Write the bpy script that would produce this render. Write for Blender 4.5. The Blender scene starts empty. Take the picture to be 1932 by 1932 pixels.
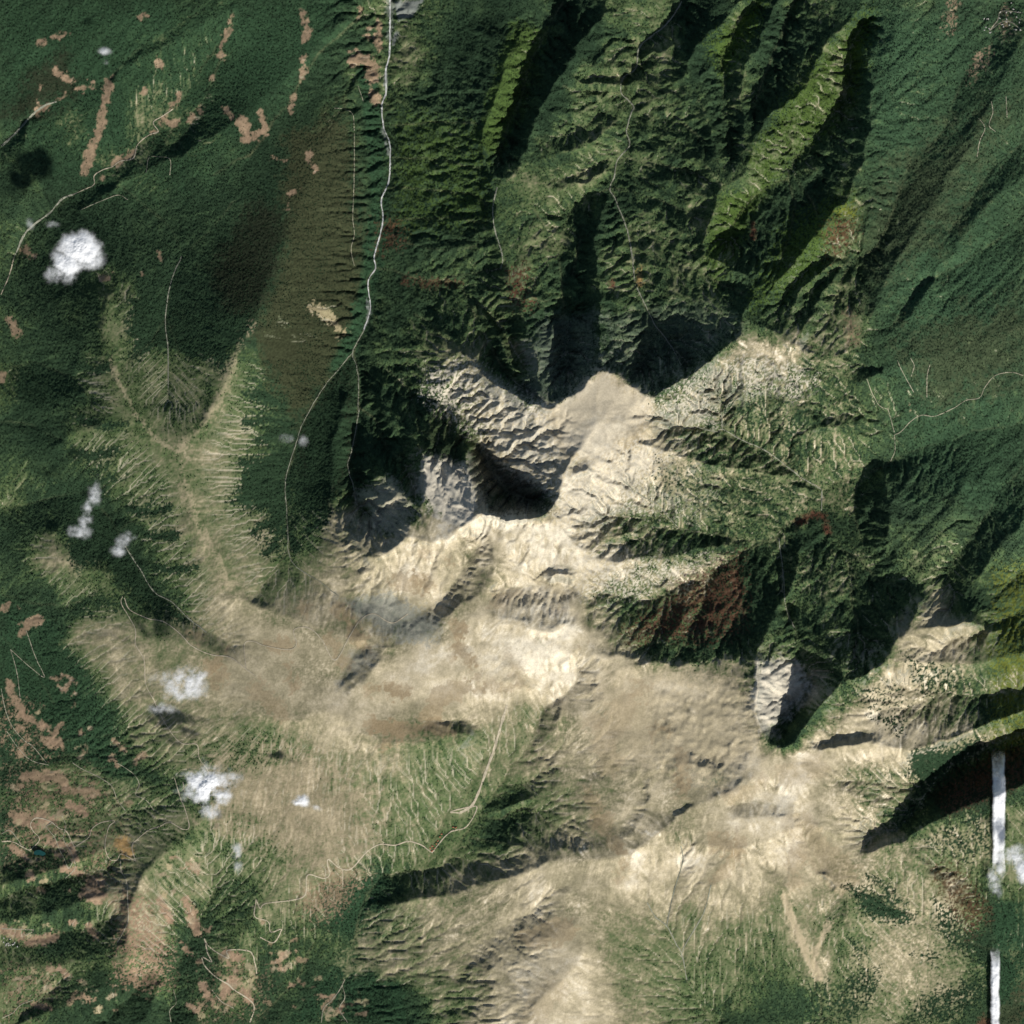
import bpy, math, random
import numpy as np

# ------------------------------------------------------------------ camera, sky, sun, exposure
S = bpy.context.scene
C = S.collection
K = 10.6                      # metres per map unit; the map is 1932 units across
MID = 966.0
Z0 = 1900.0                   # level at which the frame is exactly as wide as the map

cam_d = bpy.data.cameras.new('camera')
cam = bpy.data.objects.new('camera', cam_d)
C.objects.link(cam)
ALT = 300000.0
cam.location = (0, 0, Z0 + ALT)
cam_d.sensor_width = 36.0
cam_d.lens = 36.0 * ALT / (1932 * K)
cam_d.clip_start = 1000.0
cam_d.clip_end = 600000.0
S.camera = cam

SUN_AZ, SUN_EL = math.radians(151), math.radians(35)
W = bpy.data.worlds.new('World')
S.world = W
W.use_nodes = True
wn = W.node_tree
bg = wn.nodes['Background']
sky = wn.nodes.new('ShaderNodeTexSky')
sky.sky_type = 'NISHITA'
sky.sun_disc = False
sky.sun_elevation = SUN_EL
sky.sun_rotation = SUN_AZ
wn.links.new(sky.outputs[0], bg.inputs[0])
bg.inputs[1].default_value = 0.07
sun_d = bpy.data.lights.new('sun', 'SUN')
sun_d.energy = 4.9
sun_d.angle = math.radians(0.5)
sun_d.color = (1.0, 0.975, 0.92)
sun = bpy.data.objects.new('sun', sun_d)
C.objects.link(sun)
sun.rotation_euler = (math.radians(90) - SUN_EL, 0, math.pi - SUN_AZ)
S.view_settings.view_transform = 'Standard'
S.view_settings.look = 'None'
S.view_settings.gamma = 1.0
S.view_settings.use_curve_mapping = False
S.view_settings.exposure = 0.15
S.render.filter_size = 0.8

rng = np.random.default_rng(7)
f32 = np.float32

# ------------------------------------------------------------------ small numeric helpers
def pts(s):
    return np.array([[float(v) for v in q.split(',')] for q in s.split()], f32)

def _h(ix, iy, seed):
    n = (ix.astype(np.uint32) * np.uint32(374761393) + iy.astype(np.uint32) * np.uint32(668265263)
         + np.uint32((seed * 2246822519) & 0xffffffff))
    n = (n ^ (n >> np.uint32(13))) * np.uint32(1274126177)
    n = (n ^ (n >> np.uint32(16))) * np.uint32(2246822519)
    return n ^ (n >> np.uint32(15))

def rnd(ix, iy, seed):
    return (_h(ix, iy, seed) & np.uint32(0xffffff)).astype(f32) / f32(0xffffff)

def noise(x, y, seed):
    """gradient noise, about -1..1"""
    fx, fy = np.floor(x), np.floor(y)
    ix, iy = fx.astype(np.int64), fy.astype(np.int64)
    u, v = (x - fx).astype(f32), (y - fy).astype(f32)
    su, sv = u * u * u * (u * (u * 6 - 15) + 10), v * v * v * (v * (v * 6 - 15) + 10)
    def g(dx, dy):
        a = rnd(ix + dx, iy + dy, seed) * f32(2 * math.pi)
        return np.cos(a) * (u - dx) + np.sin(a) * (v - dy)
    a = g(0, 0); b = g(1, 0); c = g(0, 1); d = g(1, 1)
    return ((a + su * (b - a)) * (1 - sv) + (c + su * (d - c)) * sv) * f32(1.5)

def fbm(x, y, scale, octaves, seed, gain=0.5):
    r = np.zeros(np.broadcast(x, y).shape, f32); a = 1.0; t = 0.0; f = 1.0 / scale
    for o in range(octaves):
        r += a * noise(x * f + 17.3 * o, y * f - 9.1 * o, seed + o * 13)
        t += a; a *= gain; f *= 2.03
    return r / f32(t)

def sstep(a, b, x):
    t = np.clip((x - a) / (b - a), 0, 1)
    return t * t * (3 - 2 * t)

def blur(a, n):
    for _ in range(n):
        p = np.pad(a, 1, mode='edge')
        a = (p[:-2, 1:-1] + p[2:, 1:-1] + 2 * a + p[1:-1, :-2] + p[1:-1, 2:]) / f32(6)
    return a

def bilin(a, fx, fy):
    """sample a[row, col] at fractional col fx, row fy"""
    fx = np.clip(fx, 0, a.shape[1] - 1.001); fy = np.clip(fy, 0, a.shape[0] - 1.001)
    i = fx.astype(np.int32); j = fy.astype(np.int32); u = (fx - i).astype(f32); v = (fy - j).astype(f32)
    return (a[j, i] * (1 - u) + a[j, i + 1] * u) * (1 - v) + (a[j + 1, i] * (1 - u) + a[j + 1, i + 1] * u) * v

# ------------------------------------------------------------------ the relief: crests and streams (map x, map y, height in decametres)
RIDGES = """
700,1056,266 748,1033,272 770,1013,276 795,1016,278 838,1020,278 868,1001,282 908,968,288 925,970,290 960,983,290 990,978,290 1040,966,290 1054,930,288 1062,900,288 1078,870,290 1100,840,292 1130,790,294 1126,740,292 1126,702,288
1034,770,286 1078,750,288 1106,723,289 1126,700,288 1163,705,290 1181,723,290 1201,738,288 1231,752,284 1278,723,280 1321,695,276 1356,668,272 1391,638,268 1396,608,264
1130,790,294 1180,800,288 1210,845,278 1256,852,262 1300,866,240 1350,876,215 1400,884,195 1460,900,172 1530,928,142
823,600,150 850,640,178 873,668,198 888,683,208 913,713,228 940,725,242 966,745,256 1000,762,270 1034,770,286
900,20,105 966,95,135 945,150,145 915,240,158 908,290,165 920,325,170 936,352,176 930,390,182 933,430,188 948,490,194 962,540,202 975,570,208 990,610,224 1000,640,238 1013,680,252 1018,715,264 1022,740,273 1034,770,284
1145,20,135 1106,65,145 1088,90,150 1058,130,158 1041,175,165 1018,207,168 1001,250,172 988,290,176 984,315,178 960,340,177 940,352,177
1136,705,288 1128,675,277 1130,640,264 1128,608,252 1136,575,242 1135,545,230 1128,500,215 1120,460,200 1125,420,180 1140,385,160
1410,0,130 1370,40,140 1348,56,148 1314,93,157 1290,140,160 1285,166,156
1285,166,156 1325,200,168 1342,250,178 1355,310,190 1358,348,198
1358,348,198 1354,388,203 1336,425,208 1325,455,212 1330,483,217 1370,498,227 1414,527,240 1425,555,248 1411,577,257 1396,608,264
1215,470,172 1264,545,205 1300,562,215 1345,592,232 1390,625,262
1640,0,130 1610,40,140 1574,65,150 1536,118,158 1530,150,165 1510,180,172 1474,203,176 1446,225,182 1428,262,188 1416,300,193 1408,332,196 1380,345,197 1358,348,198
1470,0,125 1430,80,140 1405,140,152 1397,200,168 1405,250,182
1630,90,148 1645,140,162 1642,190,172 1645,230,184 1634,280,188 1620,320,192 1608,358,196 1575,395,200 1548,440,206 1510,485,214 1480,512,222 1455,545,238 1440,570,249 1411,577,257
1396,608,264 1440,620,268 1480,650,265 1510,655,258
1490,600,245 1505,560,225 1540,525,205 1570,498,190
1515,620,248 1540,580,222 1560,545,205 1585,515,185
1440,620,266 1470,700,248 1500,760,228 1545,808,222 1600,804,200 1640,798,165
1700,0,140 1690,60,148 1680,150,158 1690,240,160 1660,330,172 1640,400,180 1630,450,185
1932,60,118 1880,180,133 1840,260,143 1790,340,153 1740,420,167 1700,480,178 1660,560,190 1640,600,200
1932,330,130 1880,370,140 1830,430,152 1780,500,165 1720,600,180
1620,720,212 1680,690,190 1760,670,172 1850,640,158 1932,620,148
700,1056,266 680,1030,255 640,990,226 620,950,206 635,900,184 630,830,168 655,745,143
725,775,172 748,803,190 785,828,218 800,870,242
800,740,162 812,790,194 806,833,220 798,870,242 800,920,256 795,1016,278
685,805,145 690,850,166 700,885,190 725,905,218 783,950,258 772,1013,276
880,850,230 885,890,248 900,920,262 908,968,288
715,715,146 725,775,172
890,575,156 920,605,184 945,640,204 960,680,220 995,730,243
940,1011,276 933,1066,273 923,1116,270 878,1136,266 853,1153,261 833,1183,255 808,1213,249
908,968,288 940,1011,276
930,1160,270 950,1173,275 985,1173,274 1005,1187,277 1048,1189,277 1070,1176,273
1041,970,288 1078,1016,276 1103,1048,266 1100,1090,258 1096,1128,257 1105,1170,259 1120,1210,263 1131,1236,266 1156,1238,267 1176,1236,267 1200,1256,269 1230,1250,268 1256,1250,266 1300,1255,258 1350,1245,252 1400,1240,252 1425,1250,262
1105,1035,266 1150,1012,244 1200,1006,226
1110,1060,264 1180,1058,246 1240,1055,228 1320,1035,198 1400,1020,166
1196,1228,258 1228,1178,230 1240,1141,214
1231,1246,264 1266,1203,242 1298,1153,217 1308,1103,196
1331,1223,245 1356,1186,222 1364,1141,202 1364,1078,182
1511,996,152 1508,1040,170 1500,1080,190 1470,1150,218 1440,1200,235 1425,1250,262
1497,1166,204 1536,1194,226 1561,1221,242 1586,1253,264 1587,1283,270
1584,1050,160 1575,1090,178 1565,1130,198 1555,1180,212
1425,1250,262 1428,1300,274 1424,1340,277 1440,1395,277 1464,1408,277 1497,1401,277 1519,1366,275 1544,1326,273 1587,1283,270 1629,1273,267 1669,1248,262 1674,1231,258 1694,1206,253 1724,1163,243 1731,1135,232
1694,1206,253 1740,1185,246 1790,1178,236 1835,1172,222 1870,1195,205
1669,1248,262 1750,1250,242 1830,1255,222 1900,1240,202 1932,1230,196
1550,1408,268 1600,1402,263 1660,1402,250 1714,1420,242 1760,1408,234 1800,1395,226 1862,1370,214 1932,1340,205
1639,1603,236 1701,1584,234 1729,1564,232 1799,1529,228 1869,1501,222 1932,1479,216
1668,878,152 1674,920,180 1678,960,190 1676,1010,192 1690,1050,188 1740,1080,190
1740,1080,190 1770,1030,172 1800,960,160 1830,900,145
1850,1090,175 1880,1040,160 1932,980,145
1464,1408,277 1430,1450,272 1391,1486,271 1353,1504,270 1316,1516,268 1283,1534,266 1253,1566,264 1228,1581,260 1206,1598,257 1183,1616,252 1116,1621,247 1028,1626,240 975,1650,226 900,1668,201 860,1685,193 835,1695,191 800,1690,190 770,1700,184 725,1714,160
1222,1455,260 1225,1500,258 1240,1530,256 1253,1566,264
1253,1566,264 1310,1590,258 1400,1600,262 1500,1560,262 1499,1500,262 1480,1440,272
1546,1646,246 1581,1671,242 1599,1686,237 1600,1724,229 1609,1750,222
1719,1609,232 1746,1639,220 1779,1674,202 1819,1717,180
925,1535,186 960,1527,200 1000,1510,214
935,1570,186 965,1570,202
900,1605,178 935,1615,192 966,1632,212
1000,1775,224 1050,1766,236 1100,1795,240 1060,1850,242 1000,1900,238 1030,1960,236
670,160,135 645,205,150 618,250,168 588,325,186 558,400,200 533,470,213 500,540,226 485,600,236 460,640,243 445,670,247 420,740,252 385,800,258 335,853,262
335,853,262 300,833,258 262,788,254 225,723,244 207,673,236 197,633,228 205,553,210
335,853,262 347,895,264 365,966,264 372,1008,260 410,1048,256 425,1081,254 445,1126,252 483,1146,250 560,1170,250 640,1200,248 720,1215,250 808,1213,250
262,790,254 200,797,238 140,818,213 100,850,190
15,745,165 70,770,180 120,752,196 160,742,206
100,1003,188 130,1050,195 150,1073,198 200,1078,201 232,1120,207 275,1165,217 320,1180,224 360,1213,230 420,1240,235 465,1262,242
445,1310,242 483,1341,252 530,1357,256 565,1358,259 600,1340,262 640,1345,263 720,1400,262 800,1400,258
235,1880,120 240,1800,150 240,1720,166 270,1650,176 350,1580,187 400,1520,197 480,1450,217 560,1400,240 600,1345,262
400,1880,108 430,1800,126 480,1730,145 540,1680,160 600,1640,175 640,1560,192 680,1480,220
0,550,130 75,83,160
140,312,120 155,250,135 195,200,146 225,125,166 300,95,186 375,45,200 440,15,210
0,138,148 75,83,163 150,62,170 225,20,180 325,0,186
150,395,130 240,337,148 350,287,170 450,225,196 560,130,190 650,40,160
770,1395,258 830,1393,258 885,1388,252
735,1210,254 720,1250,259 690,1290,262 660,1302,260
1300,1440,269 1330,1449,269 1352,1462,267
1231,291,143 1275,283,160 1319,298,180 1360,344,198
1197,330,140 1241,337,157 1290,352,174 1329,371,190 1355,386,201
1189,391,153 1231,405,169 1280,430,187 1324,464,208
1285,166,152 1241,182,140 1207,193,124
1166,225,134 1120,262,154 1080,285,168 1030,300,175 990,300,178
1150,320,144 1110,340,160 1060,355,173 1000,345,179
1190,128,127 1130,125,143 1080,118,152
1185,158,130 1130,158,146 1070,150,157
1280,760,264 1310,785,240 1342,802,208
1330,700,266 1346,760,228
1400,690,268 1405,740,242 1410,800,198 1405,823,182
1460,690,260 1475,760,230 1480,840,180 1500,888,150
1250,880,260 1270,930,232 1276,985,204
1345,905,210 1355,960,190 1360,1005,176
0,1670,95 75,1655,114 150,1625,130 200,1600,142
0,1740,92 100,1720,114 200,1690,142
0,1830,86 90,1830,102 180,1800,124
40,1932,82 120,1900,104 200,1860,124
270,1932,100 300,1860,112
420,1760,122 380,1830,106 360,1932,92
1020,430,172 1000,480,190 970,520,200
1085,470,178 1095,540,200 1105,600,222
1382,1544,268 1432,1541,269 1481,1538,268
863,1142,262 939,1191,268 986,1191,272 1045,1206,268 1080,1235,262
939,1191,268 963,1252,262 986,1293,254
1139,1340,252 1127,1270,258
1057,1340,244 1051,1375,236
1040,1091,275 1060,1084,277 1080,1092,275
1078,902,289 1108,886,290
"""
STREAMS = """
735,0,80 735,50,82 734,100,84 727,130,85 728,170,87 720,195,88 723,237,90 735,272,93 733,338,97 719,375,100 722,412,103 714,450,106 705,483,109 708,505,111 694,530,112 698,580,114 688,615,116 686,620,116 665,663,119 672,690,122 676,720,125 675,765,131 676,800,138 663,850,147 656,880,154 666,915,167 672,940,182 690,975,212
665,663,119 645,688,122 608,733,128 575,790,137 565,813,140 555,848,146 548,870,151 538,908,159 541,966,171 543,1010,186 545,1045,198 560,1070,208 600,1095,217 640,1125,226 708,1138,233 735,1153,236 765,1172,238 790,1160,240 825,1138,241 860,1100,249 880,1060,256 905,1030,264
543,1041,197 508,1086,212 483,1130,228
708,505,111 745,510,114 775,523,119 835,528,128 865,535,135 883,565,147 905,610,165 920,640,177 945,690,205 975,720,226 1000,745,247
893,566,149 933,603,172 966,653,196 990,695,222
780,590,132 818,612,148 838,637,168 860,650,186
838,530,129 850,521,136 900,515,150 940,507,168
758,455,116 808,467,134 853,470,150 900,462,168
735,235,91 800,232,110 860,228,132 897,232,148
733,297,96 805,297,112 860,305,136 905,318,156
730,352,100 800,355,113 850,362,132 890,366,150 920,385,168
720,415,104 800,410,122 870,412,150 915,420,172
713,684,128 743,706,139 770,735,154 785,780,182 787,815,208
676,768,132 710,793,146 720,825,160 733,845,172 766,880,198 785,925,232
813,752,165 845,756,170 873,778,178 890,810,186 908,845,188 930,890,196 960,930,208 1000,945,230
900,800,192 940,812,212 985,820,240
1063,0,85 1011,95,100 998,125,104 986,175,112 966,220,122 945,275,140 938,315,157
1288,0,95 1258,43,100 1208,85,105 1201,125,108 1176,145,112 1173,173,115 1196,198,118 1191,213,120 1183,245,123 1188,273,126 1166,300,130 1160,330,133 1151,356,137 1161,375,141 1181,425,152 1188,455,160 1193,483,168 1197,530,180 1201,540,182 1226,593,190 1236,613,194 1266,653,206 1300,690,230
1236,613,194 1226,645,203 1205,700,228
1150,356,137 1106,371,143 1075,400,150 1060,440,158 1056,490,166 1060,540,175 1065,590,185 1070,640,196 1070,700,218
1194,205,120 1241,222,134 1290,234,150 1329,264,170
1172,297,127 1221,305,137 1280,317,153 1329,337,176
1153,354,137 1197,362,147 1251,382,161 1304,401,179 1336,421,194
1182,432,153 1216,432,163 1265,454,179 1309,481,200
1209,83,115 1241,88,126 1270,112,138
1182,134,119 1216,151,129 1260,175,140
1177,134,119 1143,143,132 1104,146,146
1174,171,121 1119,177,138 1084,182,150
1195,474,166 1230,484,178 1274,497,192 1331,520,206 1356,533,212 1400,555,238
1426,0,100 1388,48,112 1376,78,118 1366,93,122 1363,115,127 1366,145,135 1366,195,146 1370,245,157 1376,290,176
1500,0,100 1470,80,118 1440,150,138 1425,200,154
1629,42,100 1607,85,106 1609,140,112 1599,175,116 1594,198,119 1572,217,123 1542,255,130 1504,292,138 1489,335,147 1449,352,153 1420,368,158 1391,412,166 1366,462,180
1510,345,152 1530,380,168 1545,410,185
1489,335,147 1500,400,166 1490,450,185 1470,490,205
1900,0,85 1875,55,92 1870,95,98 1832,125,105 1800,190,112 1774,262,120 1726,290,126 1709,328,130 1699,360,134 1682,405,140 1655,470,150 1610,490,160
1610,490,160 1570,480,172 1530,500,190 1482,548,215 1462,592,240
1610,490,160 1575,510,178 1553,530,190 1520,555,205 1505,600,228
1610,490,160 1590,530,170 1578,560,182 1570,590,195 1555,612,205 1525,645,232
1932,270,100 1880,310,112 1830,380,128 1790,440,144
1932,405,105 1880,455,118 1811,500,132 1740,538,150 1710,570,160 1680,620,174
1932,795,98 1890,808,103 1835,813,107 1790,833,110 1720,850,114 1670,880,118 1625,898,122 1590,905,125 1551,925,130 1509,898,141 1449,853,158 1400,830,174 1363,810,188 1351,815,193 1316,806,214 1290,807,228 1266,800,244
1363,810,188 1361,783,200 1356,753,216 1341,715,245
1549,935,134 1480,915,156 1420,898,178 1370,895,198 1320,890,220
1551,925,130 1554,965,136 1567,1001,141 1590,1037,148 1625,1057,156 1655,1095,168 1706,1110,186 1722,1128,206
1625,898,122 1612,940,130 1614,980,140 1630,1020,152
1554,965,136 1530,971,138 1495,985,142 1472,1000,146 1464,1018,150 1431,1021,155 1391,1017,165 1364,1012,172 1316,1004,185 1278,997,196 1266,981,201 1254,966,208 1241,953,216 1204,931,236 1176,908,254
1278,997,196 1240,1000,207 1191,1022,224 1156,1027,240 1135,1048,254
1254,975,204 1216,978,212 1166,974,228 1116,986,248
1440,1024,154 1428,1031,157 1376,1056,171 1336,1091,183 1308,1096,189 1266,1111,199 1228,1136,211 1191,1126,222 1141,1121,236 1105,1126,252
1261,1122,204 1241,1191,228 1216,1246,260
1336,1093,184 1316,1166,210 1291,1216,236 1265,1250,262
1376,1056,171 1386,1086,178 1391,1116,187 1401,1161,202 1400,1195,218 1388,1236,248
1468,1018,150 1474,1048,160 1479,1091,171 1481,1136,183 1486,1156,190 1499,1186,200 1510,1235,210 1528,1290,218 1515,1320,222 1490,1350,230 1470,1385,246
1600,1045,152 1604,1101,170 1609,1146,183 1619,1173,192 1621,1201,202 1645,1235,236
1540,1240,226 1528,1290,218
1550,793,207 1600,785,194 1630,774,177 1654,785,148 1680,800,135 1700,842,118
1535,690,234 1585,674,217 1615,688,203 1660,700,172
1932,1300,160 1862,1312,174 1824,1310,184 1782,1308,194 1750,1318,204 1714,1338,216 1675,1340,228 1640,1355,240 1580,1372,258
1782,1308,194 1724,1295,210 1694,1298,222 1661,1310,237 1609,1320,254
1734,1238,242 1774,1226,226 1799,1206,212 1840,1196,192 1890,1170,166 1932,1150,150
1545,1402,260 1600,1390,250 1650,1378,240
1932,1380,115 1861,1413,124 1799,1443,138 1791,1454,144 1754,1489,158 1719,1541,178 1686,1571,194 1656,1574,204 1636,1601,220 1590,1587,242 1540,1555,256
1754,1489,158 1724,1494,178 1694,1511,198 1655,1530,222 1624,1519,240 1590,1490,254
1754,1489,158 1725,1478,180 1700,1466,202 1674,1468,218 1624,1472,236 1574,1474,252
1656,1571,204 1624,1556,228 1589,1549,246
1787,1091,150 1804,1054,142 1824,1028,136 1859,978,125 1890,930,112 1932,880,102
1787,1091,150 1800,1120,166 1792,1152,194
1870,1140,170 1900,1105,150 1932,1075,135
1499,1514,258 1512,1549,252 1519,1579,246 1531,1609,240 1546,1640,236 1569,1695,222 1560,1735,208 1540,1780,200 1530,1815,190
1470,1660,238 1479,1680,232 1499,1742,214 1529,1815,190 1546,1847,180 1550,1932,150
1621,1644,230 1661,1651,221 1694,1689,200 1714,1714,186 1752,1737,168
1599,1669,234 1634,1677,222 1666,1702,205 1699,1717,190 1752,1737,168 1775,1765,160 1860,1790,130 1932,1800,118
1762,1634,198 1786,1634,185 1824,1659,165 1849,1689,152 1864,1707,145 1870,1760,135
1141,1672,240 1178,1682,233 1221,1702,222 1236,1729,215 1258,1747,207 1276,1782,197 1286,1799,192 1296,1849,181 1311,1879,171 1350,1932,153
1284,1595,252 1288,1624,242 1273,1674,228 1263,1719,214 1258,1745,207
1341,1669,242 1326,1724,222 1293,1782,199 1288,1797,192
1078,1746,240 1156,1757,228 1206,1762,219 1248,1777,207 1286,1799,192
1073,1684,240 1041,1692,231 1011,1712,220 991,1727,210 966,1734,205 928,1769,198 883,1791,190 870,1836,184 840,1870,176 815,1932,164
870,1836,186 900,1832,200 925,1828,215
850,1878,180 905,1878,198 930,1868,214
1091,1259,242 1090,1285,238 1066,1311,231 1026,1336,222 1011,1371,214 1001,1411,206 966,1441,196 945,1480,187 928,1507,181 905,1540,175 880,1568,170 858,1600,165 840,1632,160 820,1645,156 758,1645,150 718,1655,142 690,1690,134 660,1800,122 630,1932,110
940,1500,185 966,1489,192 990,1474,194 1016,1465,208 1041,1449,218 1090,1444,228 1120,1449,234
905,1545,175 945,1545,182 966,1533,184 991,1519,194 1010,1530,202 1026,1546,208 1053,1561,216 1078,1576,226 1108,1592,238
885,1580,171 920,1585,182 950,1590,202 975,1597,217 1060,1600,238 1116,1600,244
855,1618,163 900,1627,176 930,1642,198 960,1655,212
800,1360,246 850,1362,240 880,1360,234 905,1372,226 918,1382,220 913,1428,200 903,1449,192 893,1474,190 878,1504,185 865,1529,181 843,1533,178 830,1560,170 812,1600,162 800,1630,155
318,760,214 318,733,206 317,658,192 312,603,181 322,533,168 342,483,158 330,440,148 290,400,138 230,350,122 185,350,111
312,603,181 287,645,196 250,675,216 228,695,228
315,603,181 332,645,194 355,695,212 370,745,226 382,783,244
342,483,158 400,430,172 440,380,182
25,483,95 65,420,100 135,366,107 175,347,110 225,305,115 258,272,121 300,250,127 333,195,139 370,140,154 415,82,170
0,272,105 50,225,112 75,202,118 138,172,130 200,155,142 250,100,164 312,62,180 375,25,195
333,280,127 370,215,140 410,130,165 440,25,198
400,330,165 470,290,178 540,200,170 600,100,150 690,20,100
20,690,140 75,685,152 113,705,167 150,717,184 168,750,206 185,780,222
0,795,145 60,800,165 110,830,185 150,842,202
0,960,122 80,945,138 130,930,155 170,925,170 190,900,192 230,870,222 285,850,252
190,960,152 220,1000,160 235,1030,166 265,1076,173 290,1116,181 325,1136,188 350,1161,196 390,1193,206 410,1198,211 440,1220,222
225,1000,172 240,985,190 300,985,217 355,1003,252
0,1120,122 60,1138,140 110,1142,155 140,1138,166 185,1108,190
150,1240,162 200,1203,190 240,1190,208
175,1286,162 225,1266,188 265,1246,206
205,1336,162 240,1320,180 290,1318,205
100,1400,120 180,1390,140 250,1380,165
0,1450,95 100,1430,115 180,1420,135
0,1520,98 100,1510,114 220,1545,135 300,1520,160
0,1640,75 50,1610,88 130,1600,110
0,1700,72 45,1675,80 75,1674,85 150,1650,103 210,1640,118
0,1785,72 120,1765,90 218,1735,112
0,1950,58 60,1900,74 110,1855,92
200,1932,70 275,1840,96
320,1932,72 322,1850,84 345,1800,92 370,1737,106 400,1690,120 395,1640,135 380,1600,150
480,1932,84 560,1850,103 590,1780,122
0,1200,125 60,1260,128 100,1330,122
1550,1932,150 1600,1900,160
1010,1408,213 1045,1414,224 1074,1393,234 1093,1346,244
1045,1235,262 1010,1200,268
1367,1613,254 1396,1633,249 1437,1654,243 1479,1677,237 1493,1715,226
1379,1519,261 1426,1512,261 1473,1521,261
1700,1932,130 1740,1870,140
1860,1932,120 1932,1900,112
930,1112,258 980,1106,250 1030,1101,249 1080,1110,252
1035,1070,266 1060,1068,267 1085,1077,266
1075,880,280 1105,866,283
1183,198,119 1130,215,132 1100,245,146 1050,257,162 1010,262,168
1166,297,130 1140,302,138 1110,318,150 1080,334,162 1040,343,172
1174,175,115 1130,174,130 1085,168,147 1065,162,155
1430,680,264 1440,720,238 1450,780,202 1449,855,158
1500,690,246 1520,740,226 1535,785,214
1205,880,264 1226,920,240 1241,953,217
1310,905,222 1320,960,200 1322,1002,185
1376,930,190 1385,975,174 1390,1014,166
1008,395,174 1040,440,165 1058,470,160
1000,560,212 1030,570,196 1062,560,180
1095,445,165 1080,520,178
1335,1486,265 1362,1476,264 1388,1462,266
1245,1537,257 1275,1530,258 1300,1512,261
1305,1420,257 1335,1424,256 1362,1440,256
1150,1560,240 1190,1540,246 1212,1500,250 1200,1440,254
645,1285,245 658,1250,244 688,1215,242
1480,1500,258 1440,1490,260
"""
RIDGE_LINES = [pts(l) for l in RIDGES.strip().split('\n') if l.strip()]
STREAM_LINES = [pts(l) for l in STREAMS.strip().split('\n') if l.strip()]
LINES = RIDGE_LINES + STREAM_LINES

LO, HI = -60.0, 1992.0
def rasterise(n, lines=None):
    s = np.zeros(n * n, f32); c = np.zeros(n * n, f32)
    st = (HI - LO) / (n - 1)
    for p in (lines or LINES):
        for a, b in zip(p[:-1], p[1:]):
            m = max(2, int(np.hypot(*(b - a)[:2]) / st * 1.7) + 1)
            t = np.linspace(0, 1, m, dtype=f32)[:, None]
            q = a + (b - a) * t
            i = np.clip(np.rint((q[:, 0] - LO) / st), 0, n - 1).astype(int)
            j = np.clip(np.rint((q[:, 1] - LO) / st), 0, n - 1).astype(int)
            np.add.at(s, j * n + i, q[:, 2]); np.add.at(c, j * n + i, 1)
    m = c > 0
    return (np.where(m, s / np.maximum(c, 1), 0)).reshape(n, n).astype(f32), m.reshape(n, n)

def relax(h, v, m, it):
    for _ in range(it):
        p = np.pad(h, 1, mode='edge')
        h = (p[:-2, 1:-1] + p[2:, 1:-1] + p[1:-1, :-2] + p[1:-1, 2:]) * f32(0.25)
        h[m] = v[m]
    return h

def resize(a, n):
    k = np.linspace(0, a.shape[0] - 1, n)
    X, Y = np.meshgrid(k, k)
    return bilin(a, X, Y)

h = None
for n, it in ((33, 400), (65, 300), (129, 200), (257, 160), (513, 120)):
    v, m = rasterise(n)
    h = np.full((n, n), v[m].mean(), f32) if h is None else resize(h, n)
    h[m] = v[m]
    h = relax(h, v, m, it)
BASE = h                                     # 513 x 513 over LO..HI

# the dense map grid
N = 1012
DS = (HI - LO) / (N - 1)
ax = np.linspace(LO, HI, N).astype(f32)
X, Y = np.meshgrid(ax, ax)
wx = fbm(X, Y, 50, 4, 301) * 5.5; wy = fbm(X, Y, 50, 4, 402) * 5.5
wx += fbm(X, Y, 14, 2, 303) * 1.8; wy += fbm(X, Y, 14, 2, 404) * 1.8
k = 512 / (HI - LO)
H = bilin(BASE, (X + wx - LO) * k, (Y + wy - LO) * k)

# how strongly the relief stands out: bold in the centre, gentle in the west, east and on the uplands
def region(x0, y0, x1, y1, soft):
    return sstep(x0 - soft, x0 + soft, X) * sstep(x1 + soft, x1 - soft, X) * sstep(y0 - soft, y0 + soft, Y) * sstep(y1 + soft, y1 - soft, Y)
bold = np.full_like(H, 1.0)
for box, soft, val in (((-90, -90, 640, 560), 60, .38), ((-90, 560, 640, 1060), 60, .5), ((-90, 1060, 640, 1380), 60, .55), ((-90, 1380, 700, 2000), 50, .75),
                       ((1660, -90, 2000, 960), 40, .7), ((690, 1060, 1420, 1640), 50, 1.0), ((1100, 1660, 2000, 2000), 50, .75), ((740, -90, 1640, 560), 40, 1.15), ((640, 540, 1420, 1060), 40, 1.22), ((1100, 1030, 1740, 1270), 30, 1.05), ((1400, 1230, 1640, 1420), 30, 1.3)):
    m_ = region(*box, soft); bold = bold * (1 - m_) + val * m_
LB = resize(blur(H[::4, ::4], 60), N)
H = LB + (H - LB) * bold
# crests and stream cuts of the steep country stand out from their surroundings
LB2 = resize(blur(H[::2, ::2], 45), N)
crisp = .12 + .42 * sstep(.95, 1.3, bold)
H = H + (H - LB2) * crisp

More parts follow.
